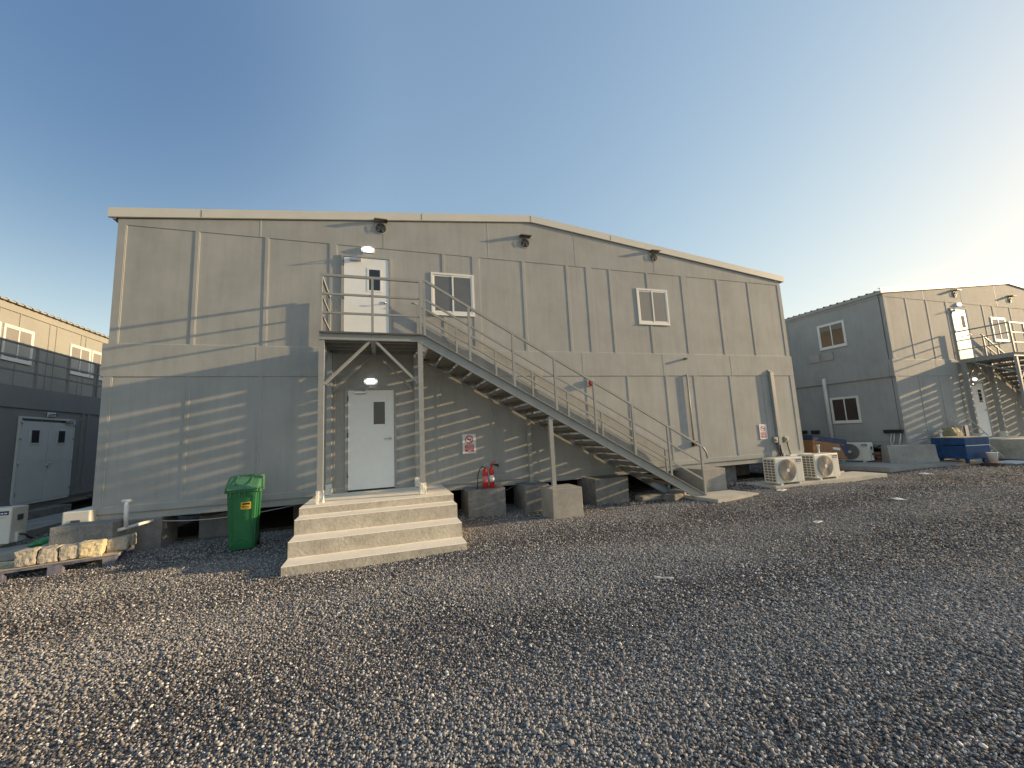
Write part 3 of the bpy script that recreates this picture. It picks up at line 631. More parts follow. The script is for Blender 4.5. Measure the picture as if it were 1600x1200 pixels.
# ================================================================= STAIRCASE
def staircase(X0, Y0, label, yf=-1.33):
    S = empty('steel_staircase', (X0, Y0, 0)); o_ = []
    def b(mb, nm, par=None, m=STEEL): return mb.build(nm, m, par or S)
    px0, px1, zp = -1.075, .71, 3.60; yb = -.07
    # deck
    b(MB().box(px0, px1, yf-.02, yb, zp-.006, zp), 'platform_deck', m=STEELD)
    m = MB()
    m.box(px0, px1, yf+.045, yf+.06, zp-.15, zp-.007).box(px0, px1, yf-.01, yf+.045, zp-.15, zp-.138).box(px0, px1, yf-.01, yf+.045, zp-.02, zp-.0075)
    m.box(px0, px1, yb-.06, yb, zp-.15, zp-.007)
    m.box(px0, px0+.05, yf+.06, yb-.06, zp-.15, zp-.007).box(px1-.05, px1, yf+.06, yb-.06, zp-.15, zp-.007)
    for k in range(1, 4): y = yf+(yb-yf)*k/4; m.box(px0+.05, px1-.05, y-.02, y+.02, zp-.12, zp-.0075)
    m.box(-.22, -.14, yf+.06, yb-.06, zp-.14, zp-.0085)
    b(m, 'platform_frame', m=STEEL)
    t = .09
    posts = [(px0, yf, .075), (px1-t, yf, .075), (px0, -.235, .14), (px1-t, -.235, .14)]
    for x, y, dpt in posts:
        p = b(MB().box(x, x+t, y, y+dpt, .645, zp-.151), 'post')
        w = MB()
        w.box(x-.012, x+t+.012, y-.012, y+dpt+.012, .646, .85)
        w.rough(.018, 14, x*3+y, cuts=3); w.build('tape_wrap', FOAM, p)
    for y, (ax, dx) in ((yf+.04, (-.18, .78)), (-.13, (-.18, .78))):
        for sgn in (-1, 1):
            b(MB().bar((ax+sgn*.045, y, zp-.155), (ax+sgn*(dx+.02), y, zp-.155-.78), .045, .045), 'brace')
    for x in (px0+.045, px1-.045):
        b(MB().bar((x, yf+.1, zp-.16-.5), (x, -.4, zp-.16), .04, .04), 'brace')
    # platform railing: front + left side
    m = MB(); g = b(MB().bar((px0, yf+.03, 4.65), (px1-.04, yf+.03, 4.65), .045, .045), 'guard_rail')
    for z in (4.30, 3.95): b(MB().bar((px0+.02, yf+.03, z), (px1-.04, yf+.03, z), .035, .035), 'rail', g)
    for x in (px0+.025, -.185, px1-.03): b(MB().box(x-.022, x+.022, yf+.008, yf+.052, zp, 4.628), 'rail_post', g)
    g2 = b(MB().bar((px0+.02, yf+.053, 4.65), (px0+.02, yb-.03, 4.65), .04, .045), 'guard_rail')
    for z in (4.30, 3.95): b(MB().bar((px0+.02, yf+.053, z), (px0+.02, yb-.03, z), .03, .035), 'rail', g2)
    b(MB().box(px0-.002, px0+.042, -.125, -.06, zp, 4.628), 'rail_post', g2)
    # flight
    x0, z0, x1, z1 = .735, 3.60, 6.97, .06
    sl = (z1-z0)/(x1-x0); n_ = 21
    L = Vector((x1-x0, 0, z1-z0)); d = L.normalized(); nrm = Vector((-d.z, 0, d.x))
    hgt = .185
    for y in (yf+.05, -.05):
        m = MB()
        a = Vector((x0, y, z0)); bq = Vector((x1, y, z1))
        c0 = -nrm*(hgt/2)
        m.bar(a+c0+Vector((-.02, 0, .01)), bq+c0+d*.06, .012, hgt, up=nrm)
        s_ = -1
        m.bar(a-nrm*.006+Vector((0, .03*s_, 0)), bq-nrm*.006+Vector((0, .03*s_, 0)), .05, .010, up=nrm)
        m.bar(a-nrm*(hgt-.006)+Vector((0, .03*s_, 0)), bq-nrm*(hgt-.006)+Vector((0, .03*s_, 0)), .05, .010, up=nrm)
        m.bar(bq-nrm*.05+d*.06, bq-nrm*.05+d*.06+Vector((0, 0, -.12)), .06, .06, up=(1, 0, 0))
        b(m, 'stringer')
    ya, yb2 = yf+.057, -.057
    for k in range(1, n_-1):
        x = x0+(x1-x0)*k/n_; z = z0+sl*(x-x0)-.075
        dp = .30
        m = MB()
        m.box(x-dp*.62, x+dp*.28, ya, yb2, z, z+.006)
        m.box(x+dp*.28, x+dp*.28+.005, ya, yb2, z-.068, z+.006)
        m.box(x-dp*.62-.005, x-dp*.62, ya, yb2, z-.01, z+.062)
        b(m, 'tread', m=STEELD)
    # stair railings
    def zt(x): return z0+sl*(x-x0)
    def srail(y, xs, offs, xe0, ends):
        top = offs[0]
        pts = [(xs[0]-.0, y, zt(xs[0])+top), (xs[-1], y, zt(xs[-1])+top)]
        g = MB().bar(pts[0], pts[1], .045, .045)
        if ends[0]: g.tube([Vector(pts[0]), Vector(pts[0])+Vector((-.06, 0, .03)), Vector(pts[0])+Vector((-.13, 0, .035))], .02, 8)
        if ends[1]: g.tube([Vector(pts[1]), Vector(pts[1])+Vector((.09, 0, -.06)), Vector(pts[1])+Vector((.15, 0, -.16)), Vector(pts[1])+Vector((.17, 0, -.30))], .02, 8)
        g = b(g, 'handrail')
        for o in offs[1:]: b(MB().bar((xs[0], y, zt(xs[0])+o), (xs[-1], y, zt(xs[-1])+o), .035, .035), 'rail', g)
        for x in xs: b(MB().box(x-.022, x+.022, y-.022, y+.022, zt(x)-.02, zt(x)+top-.015), 'rail_post', g)
    srail(yf+.025, [.755, 1.62, 2.51, 3.40, 4.29, 5.20, 6.08, 6.95], (1.09, .71, .32), 0, (0, 1))
    srail(-.10, [.73, 1.58, 2.48, 3.36, 4.25, 5.14, 6.03, 6.93], (.98, .62), 0, (1, 1))
    # props under the flight
    for (x, y, zb) in ((3.20, yf+.01, .555), (3.15, -.16, .53)):
        p = b(MB().box(x, x+.085, y, y+.07, zb+.012, zt(x+.04)-.22), 'prop')
        b(MB().box(x-.08, x+.16, y-.06, y+.13, zb, zb+.012), 'base_plate', p)
    tag(S, label, 'staircase', 'outside steel staircases')
    return S
st1 = staircase(0, 0, 'grey steel outside staircase with railed platform on the middle building, descending to the right')
st2 = staircase(21.67, .1, 'grey steel outside staircase on the building at the right edge, cut by the photo border', yf=-1.5)

# ================================================================= CONCRETE STEPS, BLOCKS, PADS
def steps(X0, Y0, label, deep=0):
    T = (X0, Y0)
    lev = [(.075, -2.75), (.295, -2.38), (.52, -1.98), (.64, -1.64)]
    prof = [(.35, -.12)]
    z = -.12
    for zt_, y in lev:
        prof.append((y-deep, z)); prof.append((y-deep, zt_)); z = zt_
    prof.append((.35, .64)) if False else None
    prof = [(-.01, -.12)]+[p for p in prof[1:]]+[(-.01, .64)]
    m = MB(); m.prism(prof, 'x', -1.24, 1.20)
    es = [e for e in m.bm.edges if abs(e.verts[0].co.x-e.verts[1].co.x) > 1]
    bmesh.ops.bevel(m.bm, geom=es, offset=.007, segments=1, affect='EDGES')
    m.bm.normal_update()
    bmesh.ops.recalc_face_normals(m.bm, faces=m.bm.faces[:])
    for f in m.bm.faces: f.material_index = 1 if f.normal.z > .5 else 0  # upward faces take the painted sunlit tone, the rest the darker one
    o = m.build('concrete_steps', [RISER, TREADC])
    o.location = (X0, Y0, 0)
    return tag(o, label, 'steps', 'concrete entrance steps')
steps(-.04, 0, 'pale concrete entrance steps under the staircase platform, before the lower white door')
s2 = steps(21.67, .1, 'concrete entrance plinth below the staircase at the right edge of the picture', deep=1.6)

def block(x0, x1, y0, y1, z1, label, m=CONCD, rz=0, group='concrete footing blocks', name='concrete_block', z0=-.1, bev=.012):
    cx, cy = (x0+x1)/2, (y0+y1)/2
    b = MB().box(x0-cx, x1-cx, y0-cy, y1-cy, z0, z1, bev)
    b.rough(.004, 5, x0, cuts=3)
    o = b.build(name, m); o.location = (cx, cy, 0); o.rotation_euler = (0, 0, rz)
    return tag(o, label, 'concrete block', group)
block(1.64, 2.44, -.54, .30, .525, 'grey concrete block carrying the two red fire extinguishers')
block(2.87, 3.42, -.58, .25, .53, 'grey concrete block under the inner stair prop, right of the extinguishers')
block(3.04, 3.67, -1.65, -1.05, .555, 'pale concrete cube standing forward on the gravel under the front stair prop', m=CONC)
block(4.55, 5.41, -.60, .30, .525, 'wide grey concrete block under the middle of the stair flight')
block(7.36, 8.02, -.88, .30, .56, 'pale concrete block behind the foot of the staircase', m=CONC)
block(8.9, 9.55, .25, .95, .48, 'whitish concrete block in shadow under the building, left of the air conditioners')
block(-4.82, -4.06, -.74, -.36, .57, 'grey concrete block beside the stone pallet at the left building corner')
block(-4.22, -3.72, -.05, .55, .49, 'stained concrete block under the left building corner, right of the white pipe')
block(-3.35, -2.75, .45, 1.05, .49, 'concrete block in shadow beneath the building, left of the green bin')
for k, (x, y, lab) in enumerate(((-1.9, 1.2, 'dim concrete pier under the building behind the green bin'), (5.9, 1.0, 'dim concrete pier in the dark gap under the stair foot'), (10.4, 1.1, 'dim concrete pier under the building behind the first air conditioner'), (11.3, .3, 'concrete pier at the right corner of the middle building'))):
    block(x, x+.6, y, y+.6, .49, lab)
# left building footings
for y, lab in ((3.95, 'dark concrete footing of the left building, beside the cut off air conditioner'), (5.25, 'dark concrete footing under the double door of the left building')):
    block(-8.95, -8.52, y, y+.95, .284, lab)
def pad(x0, x1, y0, y1, z, label, name='concrete_pad', m=CONCL, pts=None, cat='concrete pad'):
    b = MB()
    if pts: b.prism(pts, 'z', -.08, z)
    else: b.box(x0, x1, y0, y1, -.08, z, .006)
    o = b.build(name, m); return tag(o, label, cat)
pad(0, 0, 0, 0, .045, 'pale concrete pad at the foot of the staircase', pts=[(6.75, -1.86), (8.08, -1.70), (7.95, -1.02), (6.6, -.95)])
pad(9.15, 13.3, -1.25, -.40, .05, 'long thin concrete pad under the two cream air conditioners')
pad(0, 0, 0, 0, .10, 'grey concrete slab under the units beside the right building', pts=[(13.9, 6), (14.35, -.75), (18.3, -1.15), (19.8, -.3), (19.8, .05), (16.9, .05), (16.9, 6)], m=CONC)
pad(-7.95, -7.15, .5, 9.5, .12, 'long concrete kerb strip between the left building and the middle building', m=CONC)
pad(-8.48, -8.05, .5, 12, .10, 'raised concrete strip along the foot of the left building', m=CONC)

# soil under main building
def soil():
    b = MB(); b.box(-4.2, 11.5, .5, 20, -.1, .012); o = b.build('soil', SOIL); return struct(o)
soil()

# ================================================================= FIRE EXTINGUISHERS
def extinguisher(x, y, z, r, h, label, powder):
    e = empty('fire_extinguisher', (x, y, z))
    MB().lathe([(r*.9, 0), (r, .012), (r, h*.82), (r*.92, h*.90), (r*.6, h*.965), (.022, h), (.022, h+.03)], 20).build('cylinder', RED, e)
    MB().lathe([(r+.0015, h*.30), (r+.0015, h*.62)], 20).build('instruction_label', WHITESIGN if not powder else mat('red_white_label', (.6, .2, .2), .5, var=.5, vscale=60), e)
    v = MB().tube([(0, 0, h+.03), (0, 0, h+.07)], .02, 10).bar((-.03, 0, h+.075), (.10, 0, h+.095), .02, .012).bar((-.02, 0, h+.10), (.10, 0, h+.13), .02, .010); v.build('valve', METAL if powder else RED, e)
    if powder:
        MB().tube([(0, 0, h+.04), (-.06, -.0, h+.05), (-.12, -.01, h-.0), (-.165, -.01, h-.12), (-.175, -.01, h-.27), (-.18, -.01, h-.36)], .011, 8).build('hose', BLACK, e)
        MB().tube([(-.18, -.01, h-.35), (-.185, -.01, h-.42)], [.014, .02], 8).build('nozzle', BLACK, e)
    else:
        MB().tube([(0, 0, h+.05), (.06, -.0, h+.06), (.09, 0, h+.05), (.17, -.01, h+.03)], [.012, .014, .025, .04], 10).build('horn', BLACK, e)
    tag(e, label, 'fire extinguisher', 'fire extinguishers on the block'); return e
extinguisher(2.06, -.36, .527, .058, .40, 'left red extinguisher, with a long black hose and printed front', True)
extinguisher(2.20, -.37, .527, .052, .42, 'right red extinguisher, with black horn and white label', False)

# ================================================================= SIGNS
def sign(x, z, w, h, label):
    s = empty('no_smoking_sign', (x, -.005, z))
    MB().box(-w/2, w/2, .0, .004, -h/2, h/2).build('panel', WHITESIGN, s)
    c = Vector((0, -.001, h*.22)); rr = w*.27
    ring = MB().tube([(c.x+rr*math.cos(t), c.y, c.z+rr*math.sin(t)) for t in [2*PI*k/28 for k in range(29)]], .0125*w/.3, 6, cap=False)
    ring.bar((c.x-rr*.72, c.y-.002, c.z+rr*.72), (c.x+rr*.72, c.y-.002, c.z-rr*.72), .02*w/.3, .004, up=(0, 1, 0)); 
    for v in ring.bm.verts: v.co.y = c.y+(v.co.y-c.y)*.15
    ring.build('prohibition_ring', REDSIGN, s)
    ci = MB().bar((-rr*.6, -.0015, c.z-rr*.05), (rr*.45, -.0015, c.z-rr*.05), .002, .018*w/.3).bar((rr*.5, -.0015, c.z-rr*.05), (rr*.62, -.0015, c.z-rr*.05), .002, .018*w/.3)
    ci.tube([(rr*.45, -.001, c.z+.005), (rr*.55, -.001, c.z+rr*.2), (rr*.42, -.001, c.z+rr*.35)], .003, 5).build('cigarette_symbol', BLACK, s)
    pn = MB().box(-w*.34, w*.34, -.0022, -.0002, -h*.20, -h*.03).box(-w*.34, w*.34, -.0022, -.0002, -h*.40, -h*.225); pn.build('red_panel', REDSIGN, s)
    text('NO SMOKING', w*.115, WHITESIGN, s, (0, -.004, -h*.085), bold=.0006)
    text('IN THIS AREA', w*.085, WHITESIGN, s, (0, -.004, -h*.155), bold=.0004)
    text('NO SMOKING', w*.115, WHITESIGN, s, (0, -.004, -h*.28), bold=.0006)
    text('AREA', w*.1, WHITESIGN, s, (0, -.004, -h*.35), bold=.0005)
    tag(s, label, 'sign', 'no smoking signs')
sign(1.81, 1.47, .305, .43, 'white and red no smoking sign on the wall above the fire extinguishers')
sign(10.46, 1.355, .28, .43, 'white and red no smoking sign near the right corner above the air conditioners')

# ================================================================= GREEN BIN
def bin_():
    e = empty('wheelie_bin', (-2.24, -.86, -.035), R(5)); e.scale = (.81, .70, 1)
    # body: tapered
    m = MB()
    def ring(z, wx, y0, y1): return [m.bm.verts.new(p) for p in ((-wx, y0, z), (wx, y0, z), (wx, y1, z), (-wx, y1, z))]
    rs = [ring(0.03, .215, -.23, .20), ring(.12, .225, -.25, .23), ring(.94, .265, -.30, .30), ring(.945, .285, -.325, .32), ring(.985, .285, -.325, .32)]
    m.bm.faces.new(rs[0][::-1])
    for A, B in zip(rs, rs[1:]):
        for k in range(4): m.bm.faces.new((A[k], A[(k+1) % 4], B[(k+1) % 4], B[k]))
    m.bm.faces.new(rs[-1])
    es = [e_ for e_ in m.bm.edges if abs(e_.verts[0].co.z-e_.verts[1].co.z) > .03]
    bmesh.ops.bevel(m.bm, geom=es, offset=.03, segments=3, affect='EDGES')
    m.build('body', GREEN, e)
    # front ribs and arch at the foot
    rb = MB()
    for s in (-1, 1): rb.bar((s*.165, -.262, .16), (s*.19, -.302, .86), .02, .012, up=(0, -1, 0))
    pts = [(-.2+.4*k/12, -.256-.000, .07+.13*math.sin(PI*k/12)) for k in range(13)]
    rb.tube(pts, .011, 6)
    rb.build('moulded_ribs', GREEN, e)
    gp = MB()
    for x in (-.2, -.05, .05, .2): gp.prism([(-.326, .96), (-.345, .96), (-.328, .86), (-.30, .86)], 'x', x-.008, x+.008)
    gp.build('rim', GREENL, e)
    for s in (-1, 1): MB().box(min(s*.286, s*.31), max(s*.286, s*.31), -.30, .28, .93, .975, .004).build('side_grip', GREENL, e)
    # domed lid, hinge at the rear
    l_ = MB(); n = 9; rows = []
    for j in range(n):
        t = j/(n-1); y = -.36+.70*t; zz = 1.0+.20*math.sin(min(t*1.25, 1)*PI/2)**.9
        rows.append([l_.bm.verts.new((-.30+.60*i/10, y, zz-.02*abs(-1+2*i/10)**3-(.012 if i in (2, 8) else 0))) for i in range(11)])
    for A, B in zip(rows, rows[1:]):
        for i in range(10): f = l_.bm.faces.new((A[i], A[i+1], B[i+1], B[i])); f.smooth = True
    # skirt
    bd = [rows[0], [r[-1] for r in rows], rows[-1][::-1], [r[0] for r in rows][::-1]]
    for seg in bd:
        low = [l_.bm.verts.new((v.co.x*1.0, v.co.y, .985)) for v in seg]
        for i in range(len(seg)-1): l_.bm.faces.new((seg[i], low[i], low[i+1], seg[i+1]))
    lid = l_.build('lid', GREENL, e)
    MB().bar((-.13, -.30, 1.075), (-.13, .12, 1.215), .02, .014).bar((.13, -.30, 1.075), (.13, .12, 1.215), .02, .014).build('lid_rib', GREENL, lid)
    MB().tube([(-.24, .36, .98), (.24, .36, .98)], .018, 8).bar((-.22, .30, .96), (-.22, .37, .98), .03, .03).bar((.22, .30, .96), (.22, .37, .98), .03, .03).build('handle', GREENL, e)
    for s in (-1, 1):
        w = MB().tube([(s*.20, .26, .10), (s*.25, .26, .10)], .10, 20).build('wheel', BLACK, e)
        MB().tube([(s*.251, .26, .10), (s*.256, .26, .10)], .05, 12).build('hub', DARKGREY, w)
    st = MB().bar((-.02, -.2955, .72), (.155, -.2955, .72), .003, .115, up=(0, -.05, 1)).build('sticker', YELLOW, e)
    MB().bar((0.0, -.2985, .748), (.135, -.2985, .748), .002, .026, up=(0, -.05, 1)).bar((.0, -.2975, .705), (.04, -.2975, .705), .002, .02, up=(0, -.05, 1)).bar((.05, -.2975, .705), (.13, -.2975, .705), .002, .008, up=(0, -.05, 1)).bar((.05, -.2975, .685), (.12, -.2975, .685), .002, .008, up=(0, -.05, 1)).build('sticker_print', BLACK, st)
    tag(e, 'green wheelie bin with yellow sticker standing left of the concrete steps', 'bin')
bin_()

# ================================================================= AIR CONDITIONERS
def ac(name='air_conditioner'):
    """origin at front-left bottom corner; front faces -y, width .90, depth .34, height .66"""
    e = empty(name)
    w, d, h = .90, .36, .66
    m = MB().box(0, w, 0, d, .04, h, .02); m.build('casing', CREAM, e)
    MB().box(.1, .17, -.02, d+.02, 0, .04).box(w-.2, w-.13, -.02, d+.02, 0, .04).build('feet', CREAM, e)
    cx, cz, rr = .36, .35, .265
    f = MB().tube([(cx, -.004, cz), (cx, .001, cz)], rr+.012, 36).build('fan_recess', ACDARK, e)
    g = MB()
    k = .035
    while k < rr:
        g.tube([(cx+k*math.cos(t), -.016-.012*math.cos(k/rr*1.5), cz+k*math.sin(t)) for t in [2*PI*i/36 for i in range(37)]], .0065, 5, cap=False); k += .0235
    for i in range(8):
        a = 2*PI*i/8+.2; g.bar((cx+.04*math.cos(a), -.02, cz+.04*math.sin(a)), (cx+rr*math.cos(a), -.014, cz+rr*math.sin(a)), .004, .006)
    g.tube([(cx+(rr+.004)*math.cos(t), -.012, cz+(rr+.004)*math.sin(t)) for t in [2*PI*i/40 for i in range(41)]], .011, 6, cap=False)
    g.build('fan_guard', ACGREY, e)
    MB().tube([(cx, -.034, cz), (cx, -.018, cz)], .045, 16).build('hub_cap', WHITE, e)
    lb = MB().box(.70, .86, -.003, .0, .535, .605).build('brand_label', NAVY, e)
    MB().box(.715, .73, -.0045, -.003, .555, .585).box(.735, .745, -.0045, -.003, .555, .58).box(.755, .79, -.0045, -.003, .555, .575).box(.80, .84, -.0045, -.003, .555, .575).build('label_print', WHITESIGN, lb)
    MB().box(.672, .676, -.0015, .001, .06, .64).box(.72, .83, -.0015, .001, .49, .497).build('panel_joint', ACGREY, e)
    # side grille
    gr = MB()
    for j in range(8):
        for i in range(3):
            y = .035+.10*i; gr.box(-.004, -.0005, y, y+.075, .09+j*.068, .09+j*.068+.046)
    gr.build('side_grille', FIN, e)
    bk = MB()
    for j in range(18): bk.box(.03, w-.28, d+.0, d+.006, .07+.031*j, .07+.031*j+.02)
    bk.build('back_coil', FIN, e)
    # valve cover and pipes on the +x side
    v = MB().box(w+.001, w+.045, .10, .24, .05, .22, .008).build('valve_cover', CREAM, e)
    MB().box(w+.002, w+.012, .12, .24, .42, .52, .004).build('handle_recess', DARKGREY, e)
    MB().tube([(w+.04, .15, .17), (w+.10, .17, .16), (w+.12, .22, .1), (w+.10, .34, .06), (w+.0, .5, .05)], .016, 8).build('refrigerant_pipe', BLACK, e)
    return e
A0 = ac(); G = 'outdoor air conditioning units'
A0.location = (9.30, -1.19, .05); A0.rotation_euler = (0, 0, R(-2)); tag(A0, 'cream air conditioning unit on the pad, nearest the staircase foot', 'air conditioner', G)
def ac_copy(loc, rz, label):
    c = copy_tree(A0); c.location = loc; c.rotation_euler = (0, 0, rz); c['label'] = label; return c
ac_copy((10.80, -1.10, .05), R(0), 'cream air conditioning unit in front of the tilted cardboard carton')
ac_copy((15.55, 1.42, .10), R(-90+12), 'shaded air conditioning unit beside the grey building at right, fan turned this way')
ac_copy((12.02, .16, .0), R(180), 'dark backed air conditioning unit standing between and behind the two cream units')
ac_copy((-7.17, .80, .12), R(0), 'air conditioning unit cut by the left edge of the picture')
ac_copy((-5.03, .75, .06), R(-90), 'air conditioning unit seen from its piped side, beyond the stone pallet')

# ================================================================= PVC PIPES, CABLES
def pipe(pts, r, label, name='vent_pipe', m=PVC, cap=None, cat='pipe', group=None):
    b = MB().tube(pts, r, 12)
    if cap: b.tube([Vector(pts[-1])+Vector((0, 0, -.01)), Vector(pts[-1])+Vector((0, 0, .03))], cap, 12)
    return tag(b.build(name, m), label, cat, group)
t = MB().tube([(-4.0, -.52, .44), (-4.01, -.52, .84)], .030, 12).tube([(-4.07, -.52, .86), (-3.95, -.52, .86)], .028, 12).tube([(-4.06, -.62, .42), (-4.0, -.52, .43), (-3.90, -.2, .445), (-3.75, .3, .44)], .026, 10)
tag(t.build('vent_pipe', PVC), 'white plastic pipe with a T top at the left corner of the middle building', 'pipe')
pipe([(12.15, -.30, .05), (12.15, -.30, .86)], .022, 'thin white pipe rising between the two cream air conditioners', cap=.04)
pipe([(10.83, -.25, .05), (10.83, -.25, .72)], .022, 'short white pipe just behind the first cream air conditioner')
pipe([(17.95, -.35, .1), (17.90, -.35, 1.02)], .035, 'white capped pipe behind the grey concrete barrier', cap=.07)
def cable(pts, r, label, m=CABLE, name='cable'):
    P = []
    for a, b in zip(pts, pts[1:]):
        a = Vector(a); b = Vector(b)
        for k in range(8):
            t = k/8; P.append(a.lerp(b, t)+Vector((0, 0, -.16*(b-a).length*.5*t*(1-t))))
    P.append(Vector(pts[-1])); tag(MB().tube(P, r, 6).build(name, m), label, 'cable')
cable([(-3.85, -.02, .44), (-2.9, -.05, .38), (-1.5, .1, .50)], .008, 'thin pale cable sagging under the left part of the middle building', CABLEW)
cable([(2.4, .2, .28), (2.95, .3, .45)], .008, 'thin pale cable between the two concrete blocks by the extinguishers', CABLEW)
cable([(5.3, .3, .5), (6.2, .6, .1), (6.9, .8, .02)], .012, 'black cable dropping under the building behind the staircase foot')
cable([(-3.6, .3, .45), (-3.1, .25, .42), (-2.7, .4, .5)], .018, 'thick black cable looped under the left part of the middle building')
cable([(-8.4, 6.6, .42), (-8.2, 7.2, .22), (-7.6, 8.2, .12)], .02, 'dark hose hanging under the gallery building')

# ================================================================= PALLET OF STONES AND BRICKS (left)
def pallet(x, y, rz, label):
    e = empty('wooden_pallet', (x, y, -.02), rz)
    for k in range(3): MB().box(-.62, .62, -.5+.45*k, -.38+.45*k, 0, .02).build('bottom_board', BLUEPALLET, e)
    for i in range(3):
        for k in range(3): MB().box(-.62+.55*i, -.48+.55*i, -.5+.45*k, -.38+.45*k, .02, .115).rough(.003, 9, i+k).build('block', BLUEPALLET, e)
    for i in range(3): MB().box(-.62+.55*i, -.48+.55*i, -.5, .52, .115, .135).build('stringer_board', BLUEPALLET, e)
    for k in range(7): MB().box(-.62, .62, -.5+.148*k, -.40+.148*k, .135, .155).build('deck_board', BLUEPALLET if k < 1 else WOOD, e)
    tag(e, label, 'pallet'); return e
pallet(-4.52, -.80, R(14), 'worn blue wooden pallet carrying pale stone blocks beside the left building corner')
def stone(x, y, z, sx, sy, sz, rz, label, m=STONE, seed=0):
    b = MB().box(-sx/2, sx/2, -sy/2, sy/2, 0, sz, min(sx, sz)*.12)
    b.rough(.018, 6, seed, cuts=2); b.rough(.010, 24, seed+5, cuts=2)
    o = b.build('stone_block', m, smooth=False); o.location = (x, y, z); o.rotation_euler = (0, 0, rz)
    tag(o, label, 'stone block', 'stone blocks on the pallet')
Z = .14
labs = ['squarish grey stone block at the left end of the pallet front row', 'second stone from the left on the pallet, rounded and grey', 'third stone from the left on the pallet, beside the yellow one',
        'bright yellow limestone block, largest in the pallet front row', 'pale rounded stone right of the yellow block on the pallet', 'stone block at the right rear end of the pallet']
for k, (x, y, s, h, m) in enumerate(((-4.80, -1.12, .22, .22, STONE), (-4.59, -1.06, .20, .2, STONE), (-4.39, -1.01, .2, .2, STONE), (-4.17, -.96, .27, .22, STONEY), (-3.98, -.72, .24, .2, STONE), (-4.02, -.42, .22, .17, STONE))):
    stone(x, y, Z, s-.01, .2, h, R(14+(k*7 % 5)), labs[k], m, seed=k*3.1)
for k, (x, y, lab) in enumerate(((-4.82, -.82, 'grey stone in the pallet second row, behind the squarish left block'), (-4.5, -.74, 'flat grey stone in the middle of the pallet second row'), (-4.25, -.6, 'flat grey stone behind the yellow block'), (-4.85, -.5, 'stone at the rear left of the pallet'))):
    stone(x, y, Z, .28, .24, .17, R(12), lab, STONE, seed=20+k)
stone(-5.25, -.75, -.03, .22, .2, .17, R(30), 'small yellow stone on the ground at the left edge, next to the pallet', STONEY, seed=41)
# green bag + bits on the rear left
b = MB(); bmesh.ops.create_icosphere(b.bm, subdivisions=3, radius=.13); b.rough(.05, 9, 3); b.xf(Matrix.Translation((-5.55, .35, .18))@Matrix.Diagonal((1.2, 1, .7, 1)))
tag(b.build('plastic_bag', GREENBAG, smooth=True), 'crumpled green plastic bag behind the stone pallet', 'bag')
block(-6.7, -5.35, .25, 1.0, .10, 'low concrete slab lying behind the pallet under the green bag', m=CONC, group=None, name='concrete_slab')

# ================================================================= RIGHT SIDE CLUTTER
def carton():
    e = empty('cardboard_carton', (14.1, 1.0, .36), R(4))
    L, Wd, H = 1.75, .55, .66
    T = Matrix.Rotation(R(8), 4, 'Y')
    MB().box(-L/2, L/2, -Wd/2, Wd/2, 0, H-.14, .01).rough(.01, 3, 2, cuts=3).xf(T).build('box_body', CARD, e)
    MB().box(-L/2-.012, L/2+.012, -Wd/2-.012, Wd/2+.012, H-.16, H, .01).rough(.012, 3, 2, cuts=3).xf(T).build('blue_lid', CARDBLUE, e)
    MB().box(L/2-.10, L/2+.016, -Wd/2-.018, Wd/2+.016, .12, H-.1, .01).prism([(L/2-.2, .3), (L/2-.1, .14), (L/2-.1, .45), (L/2-.34, .46)], 'y', -Wd/2-.016, -Wd/2-.004).xf(T).build('blue_corner', CARDBLUE, e)
    MB().box(.12, .5, -Wd/2-.022, -Wd/2-.012, .27, .35).xf(T).build('white_label', WHITESIGN, e)
    tag(e, 'large brown and blue cardboard carton tilted behind the right hand cream air conditioner', 'box')
carton()
for k, (x, y, lab) in enumerate(((15.9, 3.3, 'left black fitting on the side wall above the carton'), (16.0, 2.85, 'right black fitting on the side wall above the carton'))):
    pass
def small(name, mb, m, label, cat, loc, rz=0):
    o = mb.build(name, m); o.location = loc; o.rotation_euler = (0, 0, rz); return tag(o, label, cat)
c1 = (RX-.06, 3.52, 1.12)
small('outlet_box', MB().box(-.06, .06, -.14, .14, -.07, .07, .012).tube([(-.06, 0, 0), (-.09, 0, 0)], .04, 10), BLACK, 'left one of two black outlet boxes low on the shaded side wall', 'outlet box', (RX-.062, 3.55, 1.12))
small('outlet_box', MB().box(-.06, .06, -.14, .14, -.07, .07, .012).tube([(-.06, 0, 0), (-.09, 0, 0)], .04, 10), BLACK, 'right one of two black outlet boxes low on the shaded side wall', 'outlet box', (RX-.062, 3.05, 1.12))
# barrier
b = MB().prism([(-.24, 0), (.24, 0), (.24, .06), (.19, .48), (.17, .56), (-.17, .56), (-.19, .48), (-.24, .06)], 'x', -.62, .62)
b.rough(.006, 4, 1, cuts=2)
o = b.build('concrete_barrier', CONC); o.location = (16.32, -.22, .10); o.rotation_euler = (0, 0, R(-36)); tag(o, 'short pale grey concrete barrier with sloping ends before the right building corner', 'barrier')
